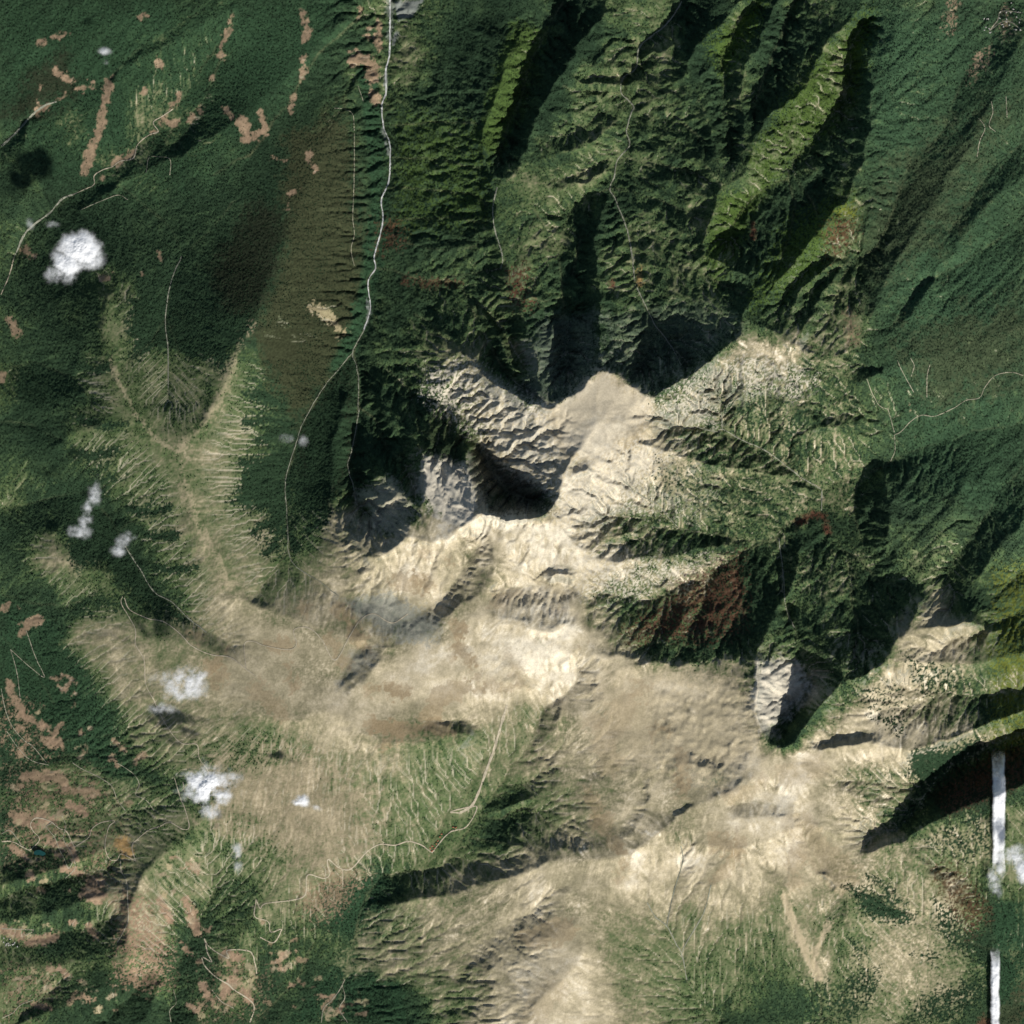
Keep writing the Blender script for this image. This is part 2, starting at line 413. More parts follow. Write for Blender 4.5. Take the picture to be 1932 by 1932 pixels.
quiet = 1 - .85 * region(330, 1310, 900, 1650, 50) - .45 * region(90, 560, 620, 1320, 60) - .6 * region(560, 1190, 1120, 1420, 40)
def erode(h, cell, it, kk, cap):
    n = h.shape[0]
    ids = np.arange(n * n).reshape(n, n)
    gr_ = np.random.default_rng(n)
    bias = [blur(gr_.random((n, n), dtype=f32), 1) * .9 + .55 for _ in range(9)]
    for _ in range(it):
        best = np.zeros_like(h); rec = ids.copy()
        hp = np.pad(h, 1, mode='edge'); ip = np.pad(ids, 1, mode='edge')
        for dj in (0, 1, 2):
            for di in (0, 1, 2):
                if di == 1 and dj == 1: continue
                d_ = (h - hp[dj:dj + n, di:di + n]) / f32(cell * (1.41421 if di != 1 and dj != 1 else 1)) * bias[dj * 3 + di]
                m_ = d_ > best
                best[m_] = d_[m_]; rec[m_] = ip[dj:dj + n, di:di + n][m_]
        order = np.argsort(-h, axis=None, kind='stable').tolist(); rl = rec.ravel().tolist(); acc = [1.0] * (n * n)
        for i in order:
            r_ = rl[i]
            if r_ != i: acc[r_] += acc[i]
        A = np.minimum(np.array(acc, f32).reshape(n, n), cap)
        drop = h - h.ravel()[rec]
        h = h - np.minimum(kk * np.sqrt(A) * best, .55 * drop)
        h = h + (blur(h, 1) - h) * f32(.03)
    return h, A

hc = resize(H, 507)
xc = resize(X, 507); yc = resize(Y, 507)
slope_c = np.hypot(*np.gradient(hc, DS * 2))
nc = resize(np.maximum(region(690, -90, 1680, 600, 40), .55 * region(640, 560, 1740, 1270, 40)), 507)          # the deeply cut country
hc += ((.35 - np.abs(fbm(xc, yc, 52, 4, 71, .55))) * (13 + 13 * nc) + fbm(xc, yc, 22, 4, 72, .6) * (4 + 3.5 * nc)) * (.06 + np.clip(slope_c - .06, 0, .8) * 1.25) * resize(np.clip(bold, 0, 1), 507)
rib = (.3 - np.abs(fbm((xc + yc) * .7071, (xc - yc) * .7071 * .22, 30, 4, 91, .55))) * 9          # ribs that run south-west to north-east
hc += rib * resize(.8 * region(1660, -90, 1990, 1120, 50) + .45 * region(-90, -90, 480, 520, 60), 507)
hc += (fbm(xc, yc, 110, 3, 75) * 7 + (np.abs(fbm(xc, yc, 34, 3, 76, .6)) - .3) * 11 * resize(region(1230, 1290, 1410, 1480, 30), 507)) * resize(region(690, 1080, 1600, 1720, 60) * (H > 215), 507)
bc = resize(np.clip(bold, .3, 1.2), 507)
hc, _ = erode(hc, DS * 2, 12, resize(quiet, 507) * (.06 + .05 * nc) * bc ** 1.2 * (.25 + sstep(.08, .35, slope_c)), 220)
H = resize(hc, N)
H += fbm(X, Y, 7, 3, 78) * .5 * (.05 + np.clip(resize(slope_c, N), 0, .8))
H, FLOW = erode(H, DS, 4, .05 * quiet * np.clip(bold, .3, 1.2) ** 1.3 * (.15 + sstep(.1, .4, resize(slope_c, N))), 400)
H += fbm(X, Y, 5, 2, 79) * (.05 + .2 * np.clip(resize(slope_c, N), 0, 1))
# rock ribs and runnels on the steep faces
def gullies(H, lam, amp, seed, smooth):
    G = blur(H, smooth)
    gy, gx = np.gradient(G, DS)
    sl = np.sqrt(gx * gx + gy * gy) + 1e-5
    px, py = -gy / sl, gx / sl
    f = f32(1 / (lam * 1.6))
    ux, uy = X + fbm(X, Y, lam * 1.5, 2, seed + 31) * lam * .5, Y + fbm(X, Y, lam * 1.5, 2, seed + 41) * lam * .5
    U, V = ux * f, uy * f
    ci, cj = np.floor(U), np.floor(V)
    cs = np.zeros_like(H); sn = np.zeros_like(H); ws = np.zeros_like(H)
    for dj in (-1, 0, 1):
        for di in (-1, 0, 1):
            ii, jj = (ci + di).astype(np.int64), (cj + dj).astype(np.int64)
            ox = U - (ci + di + rnd(ii, jj, seed)); oy = V - (cj + dj + rnd(ii, jj, seed + 5))
            w = np.exp(-2.2 * (ox * ox + oy * oy))
            ph = (ox * px + oy * py) * f32(2 * math.pi * 1.6) + rnd(ii, jj, seed + 9) * f32(6.28)
            cs += np.cos(ph) * w; sn += np.sin(ph) * w; ws += w
    c = cs / (np.sqrt(cs * cs + sn * sn) + .3 * ws)
    uneven = np.clip(.6 + 1.6 * fbm(X, Y, lam * 2.5, 3, seed + 61), 0, 1.5)
    return -np.abs(c) * uneven * amp * lam * np.clip(sl, 0, 1) * sstep(.25, .7, sl)
for lam, amp, seed, sm in ((60, .08, 7, 8), (30, .13, 11, 5), (15, .12, 37, 3), (7, .16, 53, 1)):
    H = H + gullies(H, lam, amp, seed, sm) * np.clip(bold, .3, 1.25) * quiet

gy, gx = np.gradient(H, DS)
SL = np.sqrt(gx * gx + gy * gy)

# ------------------------------------------------------------------ land cover
def lin(r, g, b):
    o = []
    for c in (r, g, b):
        c /= 255.0
        o.append(c / 12.92 if c <= 0.04045 else ((c + 0.055) / 1.055) ** 2.4)
    return np.array(o, f32)

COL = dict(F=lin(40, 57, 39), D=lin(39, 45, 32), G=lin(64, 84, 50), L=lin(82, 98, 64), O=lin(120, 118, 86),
           T=lin(166, 152, 124), W=lin(190, 181, 162), N=lin(134, 117, 90), P=lin(134, 113, 92), R=lin(84, 57, 44),
           K=lin(116, 120, 113), Y=lin(92, 98, 40), E=lin(56, 60, 41), J=lin(44, 66, 45), A=lin(148, 136, 106),
           U=lin(102, 106, 76), Q=lin(160, 128, 84), B=lin(66, 84, 40), V=lin(132, 120, 98))
n_big = fbm(X, Y, 160, 4, 501); n_mid = fbm(X, Y, 40, 4, 502); n_fine = fbm(X, Y, 9, 3, 503); n_f2 = fbm(X, Y, 6.5, 3, 504, .85)
n_px = rng.random(X.shape, dtype=f32)
def rank(a):
    r_ = np.empty(a.size, f32); r_[np.argsort(a, axis=None)] = np.linspace(0, 1, a.size, dtype=f32)
    return r_.reshape(a.shape)
n_tree = rng.random(X.shape, dtype=f32)
n_tree = n_tree + 2.2 * blur(n_tree, 1)
n_tree = (n_tree - n_tree.mean()) / n_tree.std()
crumb = rank(.8 * n_tree + 2.2 * n_f2 + 1.2 * n_fine + 1.5 * n_mid)          # evenly spread 0..1, clumped like open woodland

# how open the ground is, 0 closed forest .. 9 bare pale ground, on a coarse survey grid of 48 x 48
SURVEY = """111111112221|111113332110|120123330031|123122341123
111111122211|111111331000|130012340031|012322321134
110011222221|111112441001|310033330031|112332232323
110001222211|011123341100|210233321132|123312333222
100011332211|111122321110|200333332132|123321332222
122311342210|111221212111|202332333120|233322332122
222311332221|012221212211|033332231112|332223222222
220133322221|012222122112|222333312223|331222222232
120112221111|012222122212|433432223233|210322211222
111111110111|012222110112|343301223322|112233222222
211001111111|122222111122|222013323321|111332222212
221001111111|222332111222|344124332331|012432222221
211111111110|112222112223|420133233321|232223222112
111125110000|222322112223|322123243321|222322222112
211215210000|322532112223|212123222321|223433221122
211115400000|554322122234|121222222322|433443222222
111125422234|222222234540|522222222267|774422212222
311145444456|332222234561|322222222665|543323222222
310134545556|332222111458|222888227654|532324333222
111254455566|432111223358|888888766554|422333332222
100345556666|221111123248|888888853433|433433332221
211234556766|211111032278|877888876433|554433322111
222123456665|320112255478|878888765443|344432121112
311122456654|331335643773|828876555443|343420112112
112100256766|622666338899|998653332233|331112112222
136300135676|623666788878|889755322232|211222344321
126630036767|645667888767|888886455421|223233444322
211453312676|556777888767|888643454211|223322253122
111112233677|667766777678|888743322111|222222276112
121666535567|776667666788|889853222211|223222677831
111366655567|777777678888|998887321114|333332787432
111146666677|776677888888|899877776654|664228865424
111126665677|777777888888|788778888767|874277754333
121112555766|677888777776|556877777778|711788765222
121113455665|567887765555|556777777777|117778876643
111211345554|456777755555|567777777788|788888755311
123342113377|777665554443|455666777688|887645521012
243334534477|777766554542|345667767778|887766410002
144345356677|677766555331|345667766788|887774123444
233456655656|566676533321|456667767787|887764555544
122344556654|456654344555|677778888787|877665443444
322256756642|456321134567|887778777777|676664556323
231236665323|554213456666|876677776877|667434566313
322136762123|332224456667|777766666766|577445555312
421224521134|222345556667|788765555556|577456654213
233322221133|121345556667|888876555554|358456655313
433111122123|121211125357|888876554443|224445565413
322111111222|122321113568|888887654322|223344333113"""
G9 = np.array([[float(c) for c in r_.replace('|', '')] for r_ in SURVEY.split()], f32)
G9 = np.pad(G9, 1, mode='edge')
sx = (X + fbm(X, Y, 75, 5, 601, .6) * 42) / 40.25 - .5 + 1
sy = (Y + fbm(X, Y, 75, 5, 602, .6) * 42) / 40.25 - .5 + 1
opn = bilin(G9, sx, sy)
opn -= 1.4 * region(140, 500, 600, 1130, 50) * sstep(3.5, 5, opn)
opn -= 1.0 * region(330, 1350, 920, 1640, 50) * sstep(3.5, 5, opn)
opn -= .9 * region(1130, 1700, 1640, 1990, 40) * sstep(3.5, 5, opn)
opn += .3 * region(1590, 1560, 1870, 1990, 40) - .5 * region(1300, 1700, 1600, 1990, 40)
opn -= .6 * region(430, 640, 560, 940, 40) * sstep(3.5, 5, opn)
opn -= 1.5 * region(470, 270, 700, 840, 40) * sstep(1.4, 2.4, opn)
opn -= 1.1 * region(1630, -90, 1990, 1100, 40) * sstep(1.6, 2.8, opn)
opn -= 1.0 * region(110, 1500, 470, 1800, 40) * sstep(2, 4, opn)
opn -= 1.3 * region(1290, 690, 1660, 1010, 50) * sstep(3.2, 4.6, opn)
def traced(lines):
    m_ = rasterise(1025, lines)[1].astype(f32)
    m_ = np.maximum(m_, blur(m_, 1) * 1.2)
    q_ = 1024 / (HI - LO)
    return np.clip(bilin(m_, (X + wx - LO) * q_, (Y + wy - LO) * q_), 0, 1)
BED, CREST = traced(STREAM_LINES), traced(RIDGE_LINES)
vein = sstep(2.2, 5.2, np.log(FLOW + 1)) * sstep(.12, .3, SL)
# growth and scree hang in streaks down the fall line
def streaks(src, reach, step):
    G = blur(H, 3); ey, ex = np.gradient(G, DS); q_ = np.hypot(ex, ey) + 1e-4
    ex, ey = ex / q_, ey / q_
    acc_ = src.copy()
    for sgn in (1, -1):
        cx_ = (X - LO) / DS; cy_ = (Y - LO) / DS
        for k_ in range(reach):
            vx, vy = bilin(ex, cx_, cy_), bilin(ey, cx_, cy_)
            cx_ = cx_ + sgn * step * vx; cy_ = cy_ + sgn * step * vy
            acc_ = acc_ + bilin(src, cx_, cy_)
    acc_ = acc_ - acc_.mean()
    return acc_ / acc_.std()
steep = sstep(.08, .3, blur(SL, 4))
broken = np.clip(.55 + 1.5 * fbm(X, Y, 30, 3, 620), 0, 1.3)
lic = streaks(n_px + 1.2 * blur(n_px, 1), 4, 1.2) * steep * broken
lic2 = streaks(n_f2 + .3 * n_fine, 4, 1.9) * steep * (.25 + .75 * broken)
soft_ = 1 - .65 * region(1560, 1560, 1990, 1990, 40) - .62 * region(90, 500, 640, 1340, 60) - .3 * region(560, 1320, 1040, 1640, 60) - .3 * region(1080, 1640, 1560, 1990, 50)
lic = lic * soft_; lic2 = lic2 * soft_
trans = sstep(.8, 2.6, opn) * sstep(7.6, 5.6, opn)
opn = opn + trans * (1.9 * n_mid + .9 * n_fine + (1.5 - .9 * steep) * n_f2 + (.6 - .2 * steep) * n_tree + .45 * lic + .55 * lic2 + 1.5 * vein * sstep(5.5, 4.0, opn))
east = np.maximum(region(1040, 640, 1640, 1140, 30), .8 * region(1560, 1240, 1870, 1990, 40))
opn = opn + east * trans * (.8 * n_f2 + .35 * n_tree + .8 * vein + .4 * lic + .45 * lic2)
opn = opn + (1 - trans) * (1.0 * n_mid + .5 * n_fine + .07 * n_tree + .22 * lic + .28 * lic2)
# turf and bare scree alternate over the summit ground
high = sstep(5.5, 7.5, opn) * region(540, 960, 1640, 1720, 60)
opn = opn + high * (.25 + 1.0 * fbm(X, Y, 90, 5, 640, .6))
opn = np.clip(opn, 0, 9)
RAMP = np.stack([lin(36, 52, 36), lin(44, 61, 42), lin(57, 74, 49), lin(72, 88, 54), lin(90, 99, 68), lin(110, 111, 82),
                 lin(132, 125, 99), lin(154, 144, 117), lin(184, 171, 143), lin(212, 201, 178)])
i9 = np.clip(opn.astype(int), 0, 8); t9 = (opn - i9)[..., None].astype(f32)
cover = RAMP[i9] * (1 - t9) + RAMP[i9 + 1] * t9
wood = sstep(4.6, 2.6, opn)
WOODED = dict(F=1, D=1, E=.9, J=1, Y=.9, B=.6, G=.25, L=.1, R=.7)

HS = 2
xs, ys = X[::HS, ::HS], Y[::HS, ::HS]
def seg_dist(px, py, a, b):
    d = b - a; t = np.clip(((px - a[0]) * d[0] + (py - a[1]) * d[1]) / max(float(d @ d), 1e-6), 0, 1)
    return np.hypot(px - a[0] - t * d[0], py - a[1] - t * d[1])

def window(p, pad):
    i0 = int(np.clip((p[:, 0].min() - pad - LO) / DS / HS, 0, xs.shape[1] - 1)); i1 = int(np.clip((p[:, 0].max() + pad - LO) / DS / HS + 2, 1, xs.shape[1]))
    j0 = int(np.clip((p[:, 1].min() - pad - LO) / DS / HS, 0, xs.shape[0] - 1)); j1 = int(np.clip((p[:, 1].max() + pad - LO) / DS / HS + 2, 1, xs.shape[0]))
    return slice(j0, j1), slice(i0, i1)

def paint(kind, key, p, w=0, soft=10, ragged=10, cov=None, amount=1.0, fade=30, only=None):
    """kind A: area, S: strip of half width w; cov: share of the ground covered, in crumbs that thin out over `fade` at the edge"""
    p = pts(p) if isinstance(p, str) else p
    pad = w + soft + ragged * 2 + 12 + (fade if cov is not None else 0)
    win = window(p, pad)
    px, py = xs[win], ys[win]
    d = np.full(px.shape, 1e9, f32)
    seq = list(zip(p[:-1], p[1:])) if kind == 'S' else list(zip(p, np.roll(p, -1, 0)))
    if kind == 'S' and len(p) == 1: seq = [(p[0], p[0])]
    for a, b in seq: d = np.minimum(d, seg_dist(px, py, a[:2], b[:2]))
    if kind == 'A':
        ins = np.zeros(px.shape, bool)
        for a, b in seq:
            c = (a[1] > py) != (b[1] > py)
            with np.errstate(divide='ignore', invalid='ignore'):
                ins ^= c & (px < (b[0] - a[0]) * (py - a[1]) / (b[1] - a[1]) + a[0])
        d = np.where(ins, -d, d)
    else:
        d = d - w
    sj, si = slice(win[0].start * HS, min(win[0].stop * HS, N)), slice(win[1].start * HS, min(win[1].stop * HS, N))
    fj = np.arange(sj.start, sj.stop) / HS - win[0].start; fi = np.arange(si.start, si.stop) / HS - win[1].start
    FI, FJ = np.meshgrid(fi, fj)
    D = -bilin(d, FI, FJ)
    D = D + ragged * (n_mid[sj, si] * 1.6 + n_fine[sj, si] * 1.3)
    if cov is None:
        m = sstep(-soft, soft, D)
        m = np.clip(m + (n_tree[sj, si] * .22) * (m > .02) * (m < .98), 0, 1)
    else:
        if kind == 'S' and key != 'F': fade = min(fade, 3 + w * .5)
        loc = sstep(-fade, fade, D) * (1.1 if cov > .78 else cov)
        m = sstep(-.16, .16, loc - crumb[sj, si]) * (loc > .01)
    if only == 'wood': m = m * wood[sj, si]
    if only == 'open': m = m * (1 - wood[sj, si])
    m = (m * amount)[..., None]
    c = COL[key]
    if key in 'PVQ':                     # trampled, mown and bare patches within a clearing
        c = c * (1 + .5 * n_f2[sj, si] + .3 * n_mid[sj, si])[..., None]
        m = m * (.45 + .55 * sstep(-.7, -.1, n_f2[sj, si] + .12 * n_tree[sj, si]))[..., None]
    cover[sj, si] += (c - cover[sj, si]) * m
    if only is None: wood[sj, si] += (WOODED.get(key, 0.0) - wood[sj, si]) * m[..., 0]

# forests of different tone
paint('A', 'J', '1620,0 1932,0 1932,1000 1700,900 1640,560', soft=40, ragged=40, amount=.8, only='wood')
paint('A', 'E', '1700,300 1900,200 1800,420 1640,560 1620,450', soft=50, ragged=50, amount=.55, only='wood')
paint('A', 'E', '1700,640 1932,560 1932,720 1750,760', soft=40, ragged=50, amount=.6, only='wood')
paint('A', 'J', '0,0 660,0 560,160 400,330 200,370 0,280', soft=40, ragged=40, amount=.75, only='wood')
paint('A', 'E', '540,260 650,200 680,420 690,600 640,690 560,800 500,700 480,620 530,480', soft=20, ragged=20, only='wood')
paint('S', 'J', '690,130 712,280 715,400 700,520 680,600 640,690', 17, soft=6, ragged=8)
paint('A', 'D', '480,380 540,400 520,520 470,620 430,600 400,500', soft=20, ragged=20, only='wood')
paint('A', 'D', '50,150 130,90 140,180 70,215 0,220', soft=20, ragged=20, only='wood')
paint('A', 'J', '0,1130 120,1180 220,1330 260,1500 120,1420 0,1420', soft=20, ragged=20, amount=.8, only='wood')
paint('A', 'J', '560,1700 720,1600 740,1760 780,1932 540,1932 640,1780', soft=20, ragged=20, only='wood')
# sunlit green valley sides in the north
paint('A', 'B', '740,200 920,240 930,420 740,440', soft=20, ragged=30, cov=0.60, amount=.75, only='wood')
paint('A', 'B', '1420,300 1480,200 1540,120 1640,20 1625,120 1590,210 1500,290 1440,360', soft=14, ragged=14, cov=0.85, only='wood')
paint('A', 'B', '1340,80 1440,0 1420,60 1370,140', soft=14, ragged=14, cov=0.85, only='wood')
paint('A', 'B', '1360,360 1440,360 1400,440 1350,560 1320,470', soft=14, ragged=14, only='wood')
paint('A', 'B', '966,40 1030,50 980,190 930,300 900,260', soft=14, ragged=14, amount=.8, only='wood')
paint('A', 'B', '1480,420 1600,360 1620,400 1540,510 1420,590 1420,560', soft=14, ragged=14, cov=0.75, only='wood')
# the western alps
paint('S', 'T', '335,853 300,833 262,788 225,723 207,673', 1.5, soft=5, ragged=5, amount=.6)
paint('S', 'T', '335,853 385,800 430,720 447,670 470,610', 4, soft=9, ragged=9, amount=.55)
paint('S', 'T', '347,895 368,980 410,1048 440,1120', 3, soft=10, ragged=9, amount=.5)
paint('A', 'G', '170,790 220,780 225,815 195,810', soft=12, ragged=12, amount=.8)
paint('A', 'D', '575,790 660,690 664,840 640,930 600,960 560,870', soft=10, ragged=12, only='wood')
paint('A', 'D', '325,600 480,590 455,650 420,690 345,660', soft=8, ragged=14, cov=0.75, only='wood')
# high tan uplands
paint('A', 'K', '1230,1290 1330,1290 1410,1330 1400,1470 1320,1490 1240,1420', soft=24, ragged=30, amount=.22, cov=0.85)
paint('A', 'K', '640,1130 740,1120 830,1170 820,1210 750,1210 680,1170', soft=14, ragged=16, amount=.7)
paint('A', 'K', '640,1290 700,1250 720,1210 660,1230', soft=10, ragged=10, amount=.5)
for p_, c_ in (('460,870 540,840 556,875 548,960 540,1000 520,1040 500,970 440,950', .8), ('552,960 600,970 640,930 655,860 570,870', .85),
               ('470,700 540,740 520,850 470,790', .6), ('575,790 660,690 664,840 640,930 600,960 560,870', .95), ('30,690 110,700 165,750 100,770 20,790', .85),
               ('240,560 320,560 318,640 250,680', .8), ('325,600 480,590 455,650 420,690 345,660', .9), ('130,985 210,980 220,1060 150,1075 130,1040', .95),
               ('212,1070 265,1075 330,1140 360,1180 300,1160 240,1120', .85), ('240,950 300,940 290,980 240,985', .7), ('480,1000 530,1010 540,1060 510,1050', .6),
               ('80,900 200,920 190,980 100,960', .9), ('120,860 200,850 230,900 150,900', .6), ('130,1150 220,1120 240,1145 160,1170', .6)):
    paint('A', 'F', p_, soft=8, ragged=18, cov=c_, fade=18)
paint('A', 'V', '380,1440 480,1390 600,1420 690,1500 720,1590 650,1640 560,1640 480,1580 400,1560', soft=30, ragged=30, amount=.6, only='open')
for p_, c_ in (('1601,1672 1658,1687 1726,1729 1695,1739 1622,1718', .85), ('1632,1651 1669,1656 1710,1708 1679,1698', .7), ('1767,1698 1814,1718 1866,1760 1871,1832 1803,1796 1762,1750', .75),
               ('1798,1527 1866,1511 1871,1625 1845,1594', .6), ('1740,1590 1790,1540 1850,1600 1830,1640', .45), ('1726,1418 1860,1397 1860,1420 1803,1444 1752,1485 1710,1459', .8),
               ('1555,1905 1606,1832 1658,1822 1653,1884 1606,1932', .6), ('1736,1884 1866,1832 1871,1890 1803,1932 1710,1932', .7), ('1720,1800 1780,1795 1765,1825', .6),
               ('1520,1850 1560,1850 1600,1932 1500,1932', .55), ('1480,1870 1540,1932 1400,1932', .5), ('1600,1760 1640,1790 1610,1830', .5), ('1590,1300 1690,1290 1720,1330 1640,1340', .4),
               ('1700,1230 1800,1260 1860,1300 1740,1310', .5), ('1640,1350 1720,1345 1700,1390', .6), ('1830,1760 1870,1760 1870,1810', .8)):
    paint('A', 'F', p_, soft=8, ragged=14, cov=c_, fade=16)
paint('A', 'T', '1110,1270 1400,1270 1430,1440 1340,1480 1200,1440 1130,1400', soft=30, ragged=30, amount=.55, only='open')
for p_ in ('541,955 505,985 478,1002', '543,990 520,1030 500,1045', '550,880 510,900 470,905', '556,850 500,868 455,872', '535,765 490,748 462,742', '545,800 500,790 468,798',
           '562,820 520,818 490,830', '548,915 500,935 470,940', '545,1010 560,1035', '620,960 600,990 580,1000', '150,790 190,800 235,802', '120,850 170,860 220,850', '95,930 160,915 215,900',
           '205,690 180,700 150,690', '330,640 360,665 385,675', '300,640 275,660 250,672', '345,620 385,650 420,665', '255,1000 290,1012 330,1010', '270,1070 320,1075 370,1070', '240,960 290,965 320,960'):
    paint('S', 'F', p_, 8, soft=4, ragged=9, cov=.8, fade=9)
# bare brown patches on the uplands
for s, w, a, key in (('1110,1500 1140,1560 1165,1600', 15, .6, 'N'), ('1280,1425 1285,1480', 12, .6, 'N'), ('1245,1378', 14, .6, 'N'), ('1350,1580 1380,1600', 16, .7, 'N'), ('860,1180 870,1230 890,1260', 11, .8, 'N'), ('770,1300 700,1300', 9, .7, 'N'), ('715,1370 800,1375 850,1375', 13, .8, 'N'), ('745,1090 790,1110', 14, .8, 'N'), ('935,1140 975,1120', 10, .6, 'N'), ('645,1150 690,1220', 16, .8, 'N'), ('620,1200 655,1260', 9, .7, 'N'), ('800,1097', 18, .8, 'N'), ('575,1148', 12, .7, 'N'),
                     ('500,1215 545,1215', 8, .8, 'N'), ('540,1255 555,1290', 7, .8, 'N'), ('483,1300 530,1340', 16, .6, 'N'), ('430,1225 400,1255', 9, .8, 'N'),
                     ('405,1290 420,1270', 12, .7, 'N'), ('360,1195 375,1200', 7, .6, 'N'), ('775,1313 720,1298', 6, .8, 'N'), ('800,1360 835,1320 870,1300', 18, .75, 'N'),
                     ('700,1365 745,1370 730,1410', 12, .75, 'N'), ('870,1190 855,1240', 7, .6, 'N'), ('895,1245 905,1300', 8, .7, 'N'), ('800,1043', 9, .7, 'N'),
                     ('848,1058', 9, .7, 'N'), ('1065,1055', 7, .6, 'N'), ('1050,1150', 9, .5, 'N'), ('1092,1225', 9, .6, 'N'), ('1180,1330 1140,1390 1150,1440', 24, .4, 'N'),
                     ('1210,1300', 20, .5, 'N'), ('1255,1375', 13, .7, 'N'), ('1120,1355', 18, .4, 'N'), ('1170,1600 1172,1650', 9, .6, 'N'), ('1275,1460 1290,1500', 10, .5, 'N'),
                     ('1345,1660 1385,1620 1400,1580', 14, .6, 'N'), ('1500,1560 1560,1620 1590,1650', 30, .45, 'N'), ('1500,1620 1500,1660', 14, .5, 'N'),
                     ('1120,1560 1128,1540', 10, .5, 'N'), ('1180,1640', 8, .5, 'N'), ('990,1765 1070,1755', 22, .7, 'N'), ('1380,1500 1440,1470', 10, .5, 'N'),
                     ('1480,1460 1540,1450', 22, .4, 'N'), ('1000,1920 1040,1870', 28, .35, 'N'), ('960,1300 920,1290', 10, .6, 'N'), ('985,1290 960,1240', 8, .5, 'N')):
    paint('S', key, s, w, soft=4, ragged=16, amount=a * .8, only='open')
# pale rock, and dark tones standing in for cirque shade
paint('A', 'W', '870,680 940,728 1035,770 1052,850 1040,930 990,890 905,825 850,790 800,745 810,705', soft=9, ragged=16, cov=0.60)
paint('A', 'T', '1034,770 1078,750 1126,700 1163,705 1201,738 1231,752 1222,800 1210,842 1150,872 1060,872 1048,830', soft=8, ragged=8)
paint('A', 'W', '800,860 880,870 905,940 905,966 840,1000 790,930', soft=8, ragged=12)
paint('A', 'W', '670,930 740,905 785,950 770,1010 740,1020 700,985', soft=10, ragged=12, amount=.35)
paint('A', 'K', '1010,600 1125,590 1130,700 1080,750 1030,768 960,745 1000,700', soft=14, ragged=14, amount=.25)
paint('A', 'K', '1140,600 1230,580 1300,570 1390,600 1390,640 1230,750 1136,702', soft=20, ragged=20, amount=.18)
paint('A', 'D', '895,830 950,875 1030,930 1040,966 925,968 890,900', soft=10, ragged=10, amount=.8)  # shade of the cirque put into the ground colour
paint('A', 'D', '810,770 880,820 870,890 800,850', soft=10, ragged=14, amount=.6)  # shaded flank darkened in the ground colour
paint('A', 'W', '1428,1250 1500,1245 1530,1300 1490,1350 1430,1380 1420,1300', soft=8, ragged=10)
# pale slopes dotted with trees
paint('S', 'T', '1479,1690 1500,1750 1527,1812 1546,1843', 7, soft=4, ragged=4)
paint('S', 'T', '1562,1740 1536,1805', 6, soft=4, ragged=4)
paint('A', 'W', '1231,755 1330,700 1400,675 1490,685 1530,720 1500,770 1450,740 1400,780 1363,800 1290,800 1216,793', soft=14, ragged=20, cov=.5, amount=.85)
paint('A', 'W', '1050,890 1120,860 1200,832 1262,866 1230,900 1200,940 1150,965 1120,1010 1050,975', soft=10, ragged=14, cov=.75, amount=.8)
paint('A', 'W', '1150,960 1230,910 1330,900 1400,930 1330,980 1200,970', soft=14, ragged=30, cov=.42, amount=.8)
paint('A', 'W', '1100,1040 1200,1055 1360,1060 1300,1090 1190,1125 1100,1120', soft=14, ragged=30, cov=.5, amount=.8)
paint('A', 'W', '1040,775 1126,705 1225,750 1215,800 1150,850 1060,870', soft=14, ragged=10, amount=.45)
paint('A', 'W', '1060,850 1120,790 1170,800 1150,850 1100,875', soft=20, ragged=16, amount=.5)
paint('A', 'F', '1240,870 1330,900 1500,905 1540,940 1450,985 1330,985 1240,930', soft=14, ragged=30, cov=.34)
paint('A', 'F', '1330,720 1440,740 1540,760 1560,850 1500,890 1400,820 1330,780', soft=14, ragged=30, cov=.36)
# rust and yellow woods
paint('A', 'R', '1230,1150 1300,1095 1400,1045 1402,1180 1340,1210 1240,1200 1195,1215 1180,1190', soft=12, ragged=16, cov=0.77, amount=.85)
paint('S', 'R', '1385,1080 1398,1150', 5, soft=4, ragged=5)
paint('S', 'R', '1505,985 1530,970 1555,975 1562,1000', 6, soft=5, ragged=6)
paint('A', 'R', '960,515 990,510 1000,575 970,570', soft=8, ragged=10, cov=0.70, amount=.9)
paint('A', 'R', '1560,430 1600,400 1610,440 1570,490', soft=8, ragged=10, cov=0.70, amount=.8)
paint('S', 'Y', '1585,400 1605,400', 10, soft=6, ragged=8, cov=0.70)
paint('A', 'R', '715,420 745,420 760,450 720,470', soft=8, ragged=10, cov=0.70, amount=.8)
paint('S', 'R', '760,530 860,535', 9, soft=8, ragged=10, cov=0.70, amount=.7)
paint('S', 'Q', '1204,505 1206,535', 4, soft=4, ragged=4, amount=.7)
paint('S', 'R', '1155,535', 6, soft=5, ragged=5)
paint('S', 'R', '1422,420 1422,450', 4, soft=4, ragged=4)
paint('A', 'R', '1760,1640 1800,1640 1870,1720 1830,1760', soft=8, ragged=10, cov=0.75, amount=.7)
paint('A', 'D', '1750,1500 1932,1400 1932,1480 1790,1540', soft=8, ragged=10, only='wood')
paint('A', 'R', '1780,1480 1932,1400 1932,1470 1790,1530', soft=8, ragged=14, cov=0.60, amount=.7)
paint('A', 'R', '1850,1932 1932,1860 1932,1990', soft=8, ragged=10, amount=.8)
paint('A', 'Y', '1880,1080 1960,1060 1960,1400 1870,1400', soft=6, ragged=14, cov=0.55, amount=.8)
paint('A', 'J', '1876,1700 1960,1700 1960,1990 1876,1990', soft=5, ragged=6, only='wood')
